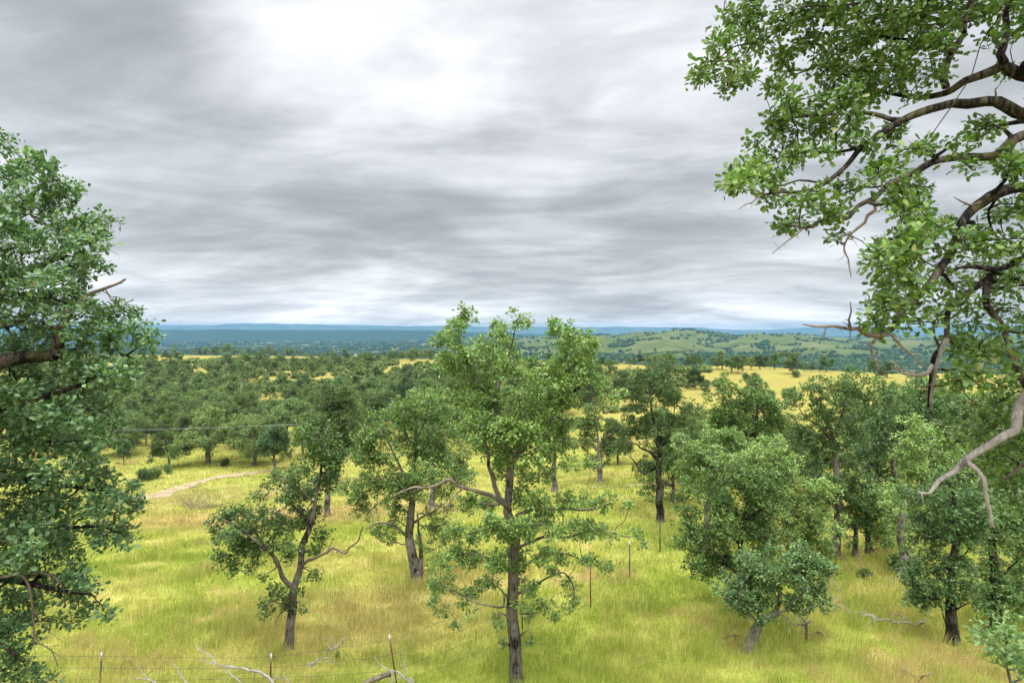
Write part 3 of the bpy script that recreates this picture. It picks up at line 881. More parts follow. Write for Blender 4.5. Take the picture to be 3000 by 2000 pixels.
def crown_oak(seed, cv, sc, d, basepx, trunk, r0, others, ells, label, leaf=0.085, per=18, tips=19, cr=0.44, dens=1.0, lm_='leaf_green', bk='bark', r1=0.03, group=None, twig=0.007, dead=None, name='oak_tree', sides=10):
    rng = np.random.default_rng(seed)
    q = cv(*basepx); g = at(q[0], q[1], d); base = np.array([g[0], d, hgt(g[0], d)])
    limbs = [[[0, 0, -0.15, r0 * 1.1]] + limb(cv, d, trunk, r0, r1, base, 0.0, rng)]
    for (pts, a, dd) in others: limbs.append(limb(cv, d, pts, a * 0.85, 0.015, base, dd, rng))
    cl = ellipse_clumps(cv, sc, d, ells, base, rng, cr, dens * 1.18)
    wm, lm = oak_meshes(limbs, cl, rng, leaf, 'fold', tips * 1.3, int(per * 1.0), MAT[bk], MAT[lm_], sides, twig=twig, spread=0.105)
    dmesh = None
    if dead:
        dm = Pieces()
        for pts, a in dead: dm.twiggy(limb(cv, d, pts, a, 0.008, base, -0.3, rng), rng, 6, 6, 0.6)
        dmesh = dm.meshes(MAT['dead'] if 'pale' in label else MAT['dead_brown'])
    return place_oak(base, wm, lm, label, group, dmesh, name=name)


crown_oak(103, C3, 1.568, 23.0, (1133, 1165), [(1128, 1120), (1122, 1060), (1108, 980), (1095, 900), (1097, 820), (1110, 740), (1120, 640), (1130, 500), (1130, 380), (1112, 270)], 0.24,
          [([(1140, 1080), (1148, 960), (1140, 860), (1132, 780)], 0.12, 0.3), ([(1092, 900), (1060, 870), (1020, 842), (975, 832), (930, 842), (895, 862)], 0.085, -1.0),
           ([(1108, 740), (1060, 600), (1010, 480), (960, 400)], 0.09, -1.2), ([(1118, 650), (1190, 570), (1250, 480), (1290, 340)], 0.09, 0.8), ([(1130, 490), (1070, 410), (1020, 320)], 0.06, 0.8), ([(1130, 450), (1175, 340), (1165, 230)], 0.05, -0.8), ([(1120, 830), (1190, 790), (1260, 740)], 0.06, -0.8)],
          [(1095, 300, 170, 140), (960, 420, 130, 140), (1220, 400, 130, 160), (1090, 500, 200, 170), (900, 560, 100, 120), (1270, 580, 100, 120), (970, 680, 150, 130), (1130, 680, 150, 110), (840, 700, 80, 100), (1230, 720, 90, 80), (1010, 880, 45, 60), (1200, 830, 60, 60), (1170, 950, 30, 45), (1240, 900, 40, 60), (880, 770, 60, 45)],
          'broad round oak with a forked trunk standing behind the leaning oak', 0.088, 18, 18, 0.46, 1.0, 'leaf_green', 'bark', dead=[([(1130, 800), (1160, 790), (1200, 800), (1215, 770)], 0.03), ([(1100, 860), (1040, 820), (980, 830)], 0.03)])
crown_oak(104, C8, 2.138, 34.0, (716, 1308), [(713, 1260), (705, 1100), (710, 980), (708, 850), (700, 750), (665, 700), (655, 560), (640, 450)], 0.23,
          [([(702, 960), (650, 910), (600, 880), (550, 850), (480, 850)], 0.11, -1.2), ([(610, 1040), (545, 960), (520, 900)], 0.07, 0.8), ([(716, 880), (770, 790), (800, 690), (800, 570)], 0.10, 0.8), ([(700, 1000), (620, 1040), (600, 1050)], 0.08, 0.5)],
          [(640, 470, 130, 100), (800, 490, 120, 110), (540, 570, 110, 110), (680, 620, 170, 120), (850, 640, 90, 130), (500, 720, 110, 110), (640, 800, 150, 110), (790, 800, 110, 130), (470, 860, 80, 60), (700, 970, 120, 80), (780, 980, 70, 70), (620, 1010, 60, 50), (640, 1150, 35, 50), (760, 1130, 30, 60)],
          'dark upright oak alone in the bright meadow where the wire fence ends', 0.11, 15, 16, 0.50, 0.95, 'leaf_olive', 'bark_dark', dead=[([(720, 1130), (770, 1130), (810, 1160), (822, 1190)], 0.035)])
crown_oak(105, C5, 1.568, 16.0, (470, 1432), [(474, 1400), (490, 1350), (512, 1295), (548, 1268), (590, 1230), (610, 1150)], 0.19,
          [([(505, 1290), (502, 1200), (505, 1120), (515, 1040)], 0.045, 0.7), ([(545, 1270), (620, 1235), (680, 1185), (740, 1130)], 0.035, -0.7), ([(508, 1295), (450, 1230), (420, 1190), (430, 1110)], 0.035, -0.6), ([(600, 1220), (600, 1100), (640, 1010)], 0.03, 0.5)],
          [(560, 1010, 150, 70), (460, 1080, 110, 80), (600, 1090, 150, 90), (720, 1070, 100, 90), (420, 1140, 70, 60), (750, 1150, 70, 55), (560, 1160, 110, 60), (680, 1000, 90, 60), (370, 1160, 40, 35), (430, 1190, 60, 35), (620, 1195, 100, 40), (510, 1200, 60, 40), (720, 1190, 50, 35), (800, 1010, 60, 50)],
          'low bushy oak leaning on a thick pale stump-like trunk in the right meadow', 0.075, 24, 24, 0.31, 0.95, 'leaf_blue', 'bark_pale', 0.03, twig=0.006,
          dead=[([(508, 1292), (450, 1228), (390, 1190), (320, 1165)], 0.03), ([(540, 1280), (610, 1260), (680, 1300), (740, 1282)], 0.03), ([(730, 1090), (800, 1100), (840, 1170), (850, 1210)], 0.02), ([(760, 1040), (830, 1080), (900, 1160)], 0.014), ([(600, 1240), (680, 1235), (760, 1215)], 0.02)])
crown_oak(106, C5, 1.568, 18.5, (437, 1330), [(437, 1290), (430, 1180), (420, 1040), (430, 900), (440, 800), (470, 700)], 0.16,
          [([(430, 1100), (340, 1000), (260, 930), (200, 900)], 0.07, -0.6), ([(430, 950), (340, 850), (300, 760)], 0.06, 0.8), ([(440, 820), (540, 760), (620, 720)], 0.06, -0.8), ([(430, 1000), (520, 940), (560, 880)], 0.05, 0.8)],
          [(400, 620, 120, 90), (520, 660, 130, 90), (300, 690, 110, 90), (380, 800, 170, 130), (520, 770, 150, 130), (230, 830, 90, 90), (210, 960, 70, 90), (320, 950, 120, 100), (450, 930, 140, 110), (260, 1040, 60, 50), (580, 880, 110, 100), (440, 700, 140, 90), (160, 780, 35, 40), (170, 900, 40, 50), (340, 1050, 80, 60)],
          'dense tall-crowned oak rising directly behind the low leaning oak', 0.08, 20, 20, 0.42, 1.05, 'leaf_green', 'bark_dark')
crown_oak(107, C5, 1.568, 23.0, (660, 960), [(660, 930), (655, 860), (640, 760), (610, 650), (560, 560)], 0.18,
          [([(650, 800), (720, 730), (760, 690)], 0.07, 0.5), ([(620, 660), (680, 580), (690, 520)], 0.06, -0.6), ([(640, 760), (560, 700), (480, 620)], 0.07, 0.8)],
          [(560, 580, 130, 90), (690, 660, 110, 110), (620, 720, 130, 110), (760, 790, 90, 110), (720, 900, 110, 100), (800, 930, 70, 70), (600, 830, 90, 90), (480, 540, 90, 60), (540, 480, 60, 35)],
          'yellow-green oak half hidden to the right of the dense tall-crowned oak', 0.09, 20, 20, 0.45, 1.3, 'leaf_light', 'bark_pale')
crown_oak(108, C5, 1.568, 27.0, (270, 900), [(270, 840), (275, 700), (290, 600), (310, 500), (350, 430)], 0.16,
          [([(285, 620), (220, 540), (200, 480)], 0.07, 0.5), ([(300, 560), (400, 500), (450, 480)], 0.07, -0.5)],
          [(270, 450, 100, 65), (360, 420, 80, 50), (210, 500, 70, 70), (330, 520, 130, 80), (440, 520, 80, 70), (230, 600, 80, 80), (350, 640, 120, 80)],
          'light green oak whose crown tops the left end of the right-hand thicket', 0.10, 19, 19, 0.48, 1.4, 'leaf_light', 'bark')
crown_oak(109, C5, 1.568, 32.0, (470, 800), [(470, 720), (472, 560), (465, 455), (490, 390), (500, 320), (495, 230)], 0.20,
          [([(468, 470), (440, 400), (380, 330), (350, 250)], 0.10, -0.8), ([(470, 460), (520, 400), (580, 360)], 0.08, 0.6), ([(380, 335), (330, 330), (290, 300)], 0.05, 0.3)],
          [(345, 210, 60, 65), (330, 290, 90, 80), (400, 330, 70, 80), (495, 225, 75, 60), (480, 300, 90, 80), (560, 290, 60, 70), (540, 370, 90, 60), (400, 400, 110, 60), (600, 400, 50, 60), (280, 360, 50, 60)],
          'oak with two separate rounded leafy tops behind the right-hand thicket', 0.11, 16, 17, 0.50, 1.1, 'leaf_green', 'bark_dark')
crown_oak(110, C5, 1.568, 25.0, (877, 1055), [(872, 1000), (866, 900), (868, 750), (860, 600), (855, 470), (838, 410), (800, 330), (788, 250)], 0.20,
          [([(866, 650), (800, 622), (740, 626)], 0.06, -0.8), ([(852, 470), (780, 390), (720, 345), (680, 290)], 0.08, -0.7), ([(856, 440), (890, 330), (935, 240), (950, 180)], 0.08, 0.7), ([(868, 700), (930, 640), (980, 600)], 0.05, 0.6), ([(866, 560), (790, 560), (720, 570)], 0.05, 0.8), ([(838, 415), (900, 360), (990, 310)], 0.05, -0.5)],
          [(750, 190, 100, 60), (700, 260, 90, 70), (820, 260, 100, 80), (940, 190, 80, 65), (980, 270, 80, 70), (860, 340, 120, 70), (720, 360, 90, 70), (960, 390, 90, 80), (780, 450, 120, 80), (750, 570, 100, 70), (930, 500, 90, 80), (800, 660, 100, 80), (930, 640, 90, 80), (790, 760, 80, 70), (940, 760, 60, 60)],
          'tall slim oak with a long straight dark trunk and flat top, right of centre', 0.092, 18, 18, 0.46, 1.0, 'leaf_green', 'bark')
for k, (b, tr, r, el, lb) in enumerate([
        ((950, 1055), [(950, 1010), (951, 900), (955, 800), (962, 690)], 0.12, [(965, 650, 70, 60), (950, 740, 80, 80), (990, 830, 60, 60), (920, 860, 45, 45)], 'thin oak beside the tall slim oak, first of three close trunks'),
        ((1011, 1050), [(1010, 1010), (1006, 930), (1000, 830), (1010, 720)], 0.11, [(1040, 690, 80, 70), (1030, 790, 80, 80), (1060, 880, 60, 60)], 'thin straight oak in the middle of three close trunks'),
        ((1056, 1076), [(1048, 1020), (1030, 970), (1010, 900), (1030, 820), (1070, 760)], 0.11, [(1090, 730, 70, 70), (1100, 830, 80, 80), (1120, 920, 60, 40)], 'thin oak with a crooked leaning trunk, rightmost of three close trunks')]):
    crown_oak(111 + k, C5, 1.568, 25.0 + 0.4 * k, b, tr, r, [], el, lb, 0.095, 17, 17, 0.44, 1.0, 'leaf_green', 'bark', 0.03)
crown_oak(115, C5, 1.568, 22.0, (1172, 1132), [(1172, 1080), (1171, 990), (1166, 880), (1168, 780), (1185, 670), (1230, 560)], 0.22,
          [([(1168, 760), (1260, 660), (1330, 610)], 0.08, 0.6), ([(1175, 700), (1130, 600), (1140, 520)], 0.07, -0.6), ([(1240, 550), (1300, 470), (1320, 420)], 0.05, 0.4)],
          [(1220, 430, 110, 60), (1330, 440, 100, 70), (1170, 530, 90, 80), (1280, 540, 120, 80), (1400, 540, 80, 80), (1200, 640, 100, 80), (1320, 650, 110, 70), (1130, 720, 60, 60), (1220, 740, 80, 60), (1150, 860, 50, 40)],
          'oak with a thick pale grey trunk and light green crown, among the right-hand trees', 0.088, 18, 18, 0.44, 1.05, 'leaf_light', 'bark_pale')
crown_oak(116, C5, 1.568, 16.5, (1391, 1390), [(1391, 1350), (1393, 1200), (1396, 1080), (1400, 960), (1406, 850), (1400, 740), (1390, 650)], 0.16,
          [([(1393, 900), (1330, 888), (1280, 890), (1240, 870)], 0.04, -0.6), ([(1396, 1120), (1330, 1080), (1270, 1040)], 0.035, 0.5), ([(1398, 1000), (1460, 960), (1510, 900)], 0.035, 0.4), ([(1405, 850), (1340, 760), (1300, 700)], 0.04, 0.5), ([(1395, 1260), (1350, 1190), (1300, 1170)], 0.03, -0.5), ([(1380, 1330), (1350, 1240), (1335, 1180)], 0.02, 0.3), ([(1402, 1240), (1440, 1215), (1470, 1200)], 0.03, -0.3)],
          [(1400, 660, 110, 60), (1310, 720, 90, 70), (1460, 740, 80, 80), (1380, 800, 120, 80), (1290, 840, 70, 60), (1460, 880, 70, 80), (1350, 930, 110, 80), (1250, 960, 70, 60), (1280, 1060, 90, 70), (1440, 1020, 80, 70), (1370, 1100, 100, 70), (1300, 1170, 70, 45), (1450, 1130, 70, 60), (1470, 1190, 50, 30), (1250, 1110, 50, 40)],
          'near oak with an almost black upright trunk in the lower right meadow', 0.080, 23, 22, 0.40, 1.2, 'leaf_blue', 'bark_dark', 0.03, twig=0.006)
crown_oak(117, C5, 1.568, 17.0, (1600, 1330), [(1600, 1280), (1597, 1150), (1592, 1040), (1580, 950), (1598, 880), (1650, 840), (1720, 815)], 0.15,
          [([(1584, 960), (1570, 860), (1560, 760)], 0.06, 0.5), ([(1596, 1100), (1660, 1040), (1700, 1000)], 0.04, -0.5), ([(1595, 1080), (1550, 1020), (1520, 980)], 0.035, 0.5), ([(1598, 1200), (1660, 1150), (1700, 1160)], 0.035, 0.5)],
          [(1640, 730, 110, 70), (1560, 790, 80, 70), (1710, 800, 90, 80), (1640, 900, 90, 70), (1550, 950, 60, 70), (1740, 920, 70, 80), (1660, 1020, 100, 80), (1560, 1080, 70, 60), (1640, 1140, 90, 60), (1740, 1070, 70, 80), (1590, 1190, 70, 40), (1720, 1190, 60, 40)],
          'near dark-trunked oak at the right edge, behind the leafy sapling', 0.080, 23, 22, 0.40, 1.2, 'leaf_blue', 'bark_dark', 0.03, twig=0.006)
crown_oak(118, C5, 1.568, 31.0, (1120, 900), [(1120, 800), (1130, 600), (1140, 450), (1150, 350)], 0.2,
          [([(1140, 470), (1060, 390), (1040, 320)], 0.09, 0.5), ([(1145, 430), (1230, 340), (1280, 260)], 0.09, -0.5)],
          [(1080, 230, 60, 45), (1060, 310, 70, 70), (1160, 280, 90, 70), (1260, 210, 80, 45), (1280, 290, 90, 70), (1180, 370, 120, 70), (1370, 280, 50, 50), (1060, 390, 70, 60), (1290, 370, 90, 60)],
          'dark green spreading oak between the flat-topped slim oak and the bare limb', 0.11, 16, 17, 0.48, 1.0, 'leaf_blue', 'bark_dark')
crown_oak(119, C5, 1.568, 36.0, (1440, 860), [(1440, 760), (1445, 560), (1450, 400), (1450, 320)], 0.2,
          [([(1445, 500), (1520, 420), (1550, 340)], 0.09, 0.5), ([(1445, 460), (1400, 380), (1380, 330)], 0.08, -0.5)],
          [(1420, 300, 80, 50), (1520, 270, 80, 55), (1460, 370, 110, 70), (1560, 360, 80, 80), (1620, 300, 70, 60), (1500, 460, 110, 70), (1390, 400, 60, 60)],
          'pale yellow-green oak seen beneath the overhanging branches at far right', 0.12, 15, 16, 0.52, 1.0, 'leaf_light', 'bark')
crown_oak(120, C3, 1.568, 42.0, (722, 775), [(722, 720), (728, 640), (745, 520), (765, 420), (770, 300)], 0.22,
          [([(740, 540), (800, 450), (830, 380)], 0.09, 0.7), ([(760, 430), (720, 350), (710, 290)], 0.07, -0.7)],
          [(770, 225, 70, 50), (730, 290, 70, 70), (810, 290, 70, 70), (770, 360, 100, 70), (720, 420, 60, 60), (830, 400, 70, 80), (780, 470, 90, 60), (850, 500, 60, 60)],
          'dark full oak behind the gap between the leaning oak and the forked oak', 0.125, 15, 16, 0.52, 1.1, 'leaf_olive', 'bark')
crown_oak(121, C3, 1.568, 41.0, (1203, 790), [(1203, 750), (1204, 660), (1210, 560), (1230, 470)], 0.24,
          [([(1208, 620), (1260, 540), (1300, 480)], 0.09, 0.5)], [(1240, 420, 80, 60), (1180, 470, 70, 70), (1300, 480, 80, 70), (1240, 540, 100, 70), (1330, 570, 60, 60)],
          'oak with a stout grey trunk glimpsed between the forked oak and the tallest oak', 0.125, 15, 16, 0.52, 1.0, 'leaf_olive', 'bark_pale')
crown_oak(122, C8, 2.138, 50.0, (340, 1092), [(340, 1060), (338, 990), (330, 900), (320, 800), (310, 700)], 0.23,
          [([(332, 900), (260, 850), (210, 820)], 0.1, 0.5), ([(330, 860), (400, 800), (440, 760)], 0.1, -0.5)],
          [(300, 660, 100, 60), (220, 740, 70, 60), (330, 760, 130, 70), (430, 740, 70, 70), (270, 860, 100, 60), (390, 870, 90, 70), (330, 950, 100, 50)],
          'rounded grey-green oak with a short pale trunk, right of the tallest oak', 0.14, 14, 16, 0.56, 1.1, 'leaf_olive', 'bark_pale')
crown_oak(123, C8, 2.138, 46.0, (52, 1075), [(52, 1040), (53, 960), (50, 860), (40, 760)], 0.2,
          [([(50, 900), (110, 830), (140, 780)], 0.09, 0.4)], [(40, 700, 90, 60), (110, 740, 80, 70), (-10, 780, 70, 70), (70, 830, 100, 60), (20, 900, 70, 50), (130, 860, 60, 60)],
          'oak with a slim brown trunk seen through the tallest oak', 0.135, 14, 16, 0.54, 1.0, 'leaf_olive', 'bark')

for k, (d_, b_, tr_, el_, lb_, lm__) in enumerate([
        (29.0, (1300, 960), [(1300, 900), (1305, 740), (1300, 600), (1290, 480)], [(1280, 440, 90, 60), (1230, 520, 80, 70), (1340, 520, 90, 70), (1290, 610, 120, 80), (1230, 700, 80, 70), (1350, 700, 90, 80), (1290, 790, 100, 60)], 'full green oak closing the gap left of the black-trunked near oak', 'leaf_green'),
        (31.0, (1010, 880), [(1010, 820), (1015, 680), (1005, 560), (1020, 460)], [(1010, 440, 80, 50), (960, 520, 80, 70), (1070, 520, 80, 70), (1020, 620, 110, 80), (1080, 720, 80, 70), (980, 740, 70, 60)], 'mid-green oak filling in right behind the tall slim flat-topped oak', 'leaf_blue'),
        (27.0, (1510, 1010), [(1510, 940), (1512, 780), (1520, 640), (1500, 520)], [(1500, 480, 100, 60), (1430, 560, 80, 70), (1580, 560, 90, 80), (1500, 660, 120, 80), (1430, 760, 70, 70), (1590, 760, 90, 90), (1510, 860, 110, 60)], 'tall light oak behind the pale forked dead limb', 'leaf_light'),
        (30.0, (1690, 1000), [(1690, 920), (1690, 760), (1680, 600), (1700, 480)], [(1690, 440, 90, 60), (1640, 540, 80, 70), (1750, 540, 80, 80), (1690, 650, 110, 80), (1760, 780, 80, 90), (1640, 800, 70, 60)], 'dark oak at the right edge behind the near dark-trunked oak', 'leaf_deep')]):
    crown_oak(124 + k, C5, 1.568, d_, b_, tr_, 0.19, [], el_, lb_, 0.105, 17, 17, 0.47, 1.15, lm__, 'bark', 0.03)

# --- sapling at the lower right
rng = np.random.default_rng(130)
D = 9.2; CQ = crop(2300, 1600, 3.36); g = at(2970, 2080, D); BASE = np.array([g[0], D, hgt(g[0], D)])
L = lambda pts, r0, r1, dd=0.0: limb(CQ, D, pts, r0, r1, BASE, dd, rng)
limbs = [[[0, 0, -0.05, 0.03]] + L([(2215, 1560), (2225, 1340), (2200, 1225), (2165, 1100), (2175, 950), (2150, 830)], 0.026, 0.006),
         L([(2200, 1215), (2120, 1160), (2030, 1140), (1940, 1100)], 0.014, 0.004, -0.3), L([(2205, 1210), (2290, 1190), (2330, 1140)], 0.014, 0.005, 0.2), L([(2170, 1090), (2100, 1000), (2020, 920), (1940, 860)], 0.012, 0.004, 0.3),
         L([(2178, 960), (2210, 880), (2240, 800)], 0.010, 0.004, -0.2), L([(2165, 1080), (2230, 1020), (2290, 960)], 0.01, 0.004, 0.2)]
CL = [(1910, 820, 45), (1960, 860, 50), (1930, 900, 45), (2010, 900, 60), (1990, 980, 50), (2080, 880, 70), (2080, 960, 70), (2140, 800, 60), (2200, 740, 60), (2230, 850, 60), (2170, 900, 60), (2270, 930, 60), (2250, 1020, 60), (2310, 1000, 60), (2210, 1080, 60), (2310, 1100, 50), (2330, 1300, 45), (2270, 1330, 40), (2060, 1020, 50),
      (2340, 1170, 50), (2280, 1130, 40), (2120, 1030, 50), (2380, 1050, 70), (2400, 1180, 60)]
cl = traced_clumps(CQ, 3.36, D, CL, BASE, rng, 0.4, None, 0.3, 0.85)
wm, lm = oak_meshes(limbs, cl, rng, 0.082, 'lobed', 90, 8, MAT['bark'], MAT['leaf_blue'], 8, twig=0.004, spread=0.13)
place_oak(BASE, wm, lm, 'spindly leafy oak sapling in the bottom right corner', name='oak_sapling')

# --- big near oak on the left, trunk out of frame
rng = np.random.default_rng(140)
bx = at(-330, 1000, 7.6)[0]; BASE = np.array([bx, 7.6, hgt(bx, 7.6)])
LD_ = 7.4
L = lambda pts, r0, r1, d=LD_, dd=0.0: limb(CP_, d, pts, r0, r1, BASE, dd, rng)
top = at(-330, 760, 7.6) - BASE
limbs = [[[0, 0, -0.3, 0.34], [0.1, 0.05, 1.5, 0.27], [-0.05, 0.1, 3.2, 0.24], [0.05, 0, 4.6, 0.20], [top[0] + 0.1, 0, top[2], 0.10], [top[0] + 0.3, 0, top[2] + 0.9, 0.03]],
         L([(-330, 1150), (-150, 1085), (0, 1060), (80, 1045), (150, 1040), (170, 1020), (172, 985), (190, 930), (215, 900)], 0.11, 0.03, 6.9), L([(-320, 900), (-100, 850), (40, 805), (100, 783), (150, 757), (205, 750)], 0.09, 0.015),
         L([(-320, 750), (-100, 660), (20, 610), (60, 590), (100, 560), (140, 520)], 0.07, 0.012, 7.6), L([(60, 600), (85, 625), (105, 645)], 0.025, 0.008), L([(-330, 1000), (-60, 960), (60, 930), (120, 880), (200, 830)], 0.05, 0.012, 7.7),
         L([(-330, 1200), (-100, 1200), (50, 1180), (180, 1150), (300, 1090), (400, 1020)], 0.07, 0.012, 7.8), L([(-330, 1350), (-100, 1400), (60, 1400), (200, 1420), (330, 1450), (400, 1470)], 0.07, 0.012, 7.6), L([(-330, 1450), (-100, 1540), (50, 1560), (180, 1550), (330, 1540)], 0.06, 0.012, 7.2),
         L([(-330, 1550), (-100, 1660), (60, 1700), (160, 1720), (270, 1740)], 0.06, 0.010, 6.9), L([(-330, 1650), (-120, 1800), (0, 1880), (70, 1940)], 0.05, 0.010, 6.8), L([(-330, 1250), (-50, 1280), (100, 1290), (250, 1290)], 0.05, 0.012, 8.0)]
CL = [(0, 390, 22), (4, 425, 14), (110, 490, 38), (150, 480, 30), (60, 510, 40), (10, 520, 40), (180, 530, 38), (200, 570, 22), (130, 550, 45), (60, 570, 40), (20, 590, 50), (80, 620, 35), (150, 600, 45), (200, 610, 22), (10, 660, 45), (60, 680, 30), (140, 660, 45), (190, 640, 30), (230, 660, 40), (280, 650, 35), (305, 645, 18),
      (250, 700, 45), (295, 690, 25), (190, 700, 45), (100, 710, 40), (20, 720, 50), (70, 740, 30), (150, 740, 35), (240, 760, 35), (300, 785, 22), (270, 770, 30), (210, 790, 40), (140, 800, 35), (30, 790, 45), (80, 820, 35), (180, 830, 35), (240, 820, 40), (40, 860, 55), (110, 870, 50), (170, 880, 40), (230, 880, 40), (10, 920, 50),
      (70, 930, 50), (130, 940, 50), (200, 940, 45), (260, 910, 35), (300, 920, 40), (360, 910, 40), (330, 960, 45), (400, 920, 25), (420, 960, 35), (445, 985, 18), (390, 990, 45), (270, 980, 45), (320, 1020, 50), (430, 1020, 25), (390, 1050, 40), (60, 1000, 55), (150, 990, 40), (220, 1020, 50), (30, 1080, 50), (110, 1090, 55), (180, 1080, 50),
      (260, 1080, 50), (330, 1090, 45), (390, 1100, 28), (310, 1140, 45), (360, 1140, 28), (40, 1150, 60), (120, 1160, 60), (200, 1150, 55), (260, 1150, 45), (20, 1230, 60), (100, 1240, 60), (180, 1230, 55), (250, 1220, 50), (310, 1210, 35), (340, 1250, 28), (290, 1270, 40), (330, 1290, 22), (30, 1310, 60), (110, 1310, 60), (190, 1300, 55), (260, 1310, 40),
      (20, 1390, 60), (100, 1390, 60), (180, 1380, 55), (250, 1370, 45), (290, 1400, 40), (320, 1440, 40), (370, 1440, 35), (410, 1465, 22), (400, 1490, 22), (350, 1490, 35), (280, 1470, 50), (30, 1470, 60), (110, 1470, 60), (190, 1460, 55), (240, 1520, 50), (310, 1540, 40), (360, 1560, 32), (385, 1575, 18), (340, 1580, 30), (280, 1580, 35),
      (20, 1550, 55), (90, 1550, 50), (160, 1540, 50), (200, 1590, 40), (150, 1610, 40), (90, 1620, 45), (20, 1630, 45), (180, 1640, 28), (230, 1640, 22), (60, 1690, 40), (130, 1690, 40), (200, 1680, 35), (255, 1700, 30), (270, 1730, 20), (220, 1740, 35), (270, 1770, 22), (305, 1790, 18), (240, 1790, 25), (170, 1750, 35), (100, 1760, 40), (30, 1760, 45),
      (210, 1820, 18), (150, 1820, 22), (60, 1830, 35), (10, 1850, 40), (90, 1880, 25), (40, 1910, 35), (80, 1950, 28), (20, 1960, 35), (110, 1970, 20), (60, 1990, 25), (135, 1995, 10)]
cl = traced_clumps(CP_, 1.0, LD_, CL, BASE, rng, 1.0, None, 0.55, 0.95)
# the half of the crown beyond the frame edge
cl += [[*(at(x, y, LD_ + rng.uniform(-1.8, 2.2)) - BASE), rng.uniform(0.2, 0.32)] for x, y in zip(rng.uniform(-750, -60, 130), rng.uniform(640, 1900, 130))]
cl += [[*(at(x, y, LD_ + rng.uniform(-1.2, 1.6)) - BASE), rng.uniform(0.2, 0.3)] for x, y in zip(rng.uniform(-700, -200, 50), rng.uniform(430, 700, 50))]
wm, lm = oak_meshes(limbs, cl, rng, 0.058, 'hex', 70, 24, MAT['bark_limb'], MAT['leaf_deep'], 14, twig=0.0045, spread=0.085)
dm = Pieces(); DL = lambda pts, r0, r1, d: limb(CP_, d, pts, r0, r1, BASE, 0, rng)
dm.twiggy(DL([(190, 930), (228, 895), (262, 862), (300, 848), (335, 835), (367, 817)], 0.028, 0.012, 6.7), rng, 7, 3, 0.2, depth=1)
dm.twiggy(DL([(310, 848), (325, 870), (345, 868), (370, 885), (410, 915)], 0.008, 0.003, 6.7), rng, 5, 5, 0.2, depth=1)
dm.twiggy(DL([(300, 852), (318, 862), (325, 878), (345, 900)], 0.007, 0.003, 6.7), rng, 5, 3, 0.15, depth=1)
dm.twiggy(DL([(290, 733), (318, 732), (335, 738), (350, 750)], 0.005, 0.002, 7.0), rng, 4, 2, 0.1, depth=1)
dm.twiggy(DL([(0, 1690), (60, 1685), (85, 1720), (95, 1800), (105, 1870), (150, 1905), (170, 1950)], 0.018, 0.005, 6.6), rng, 6, 7, 0.5)
dm.twiggy(DL([(50, 1680), (130, 1680), (180, 1710), (190, 1770)], 0.014, 0.005, 6.6), rng, 6, 5, 0.4)
place_oak(BASE, wm, lm, 'large near oak filling the left edge, its trunk out of frame', None, dm.meshes(MAT['dead_brown']))

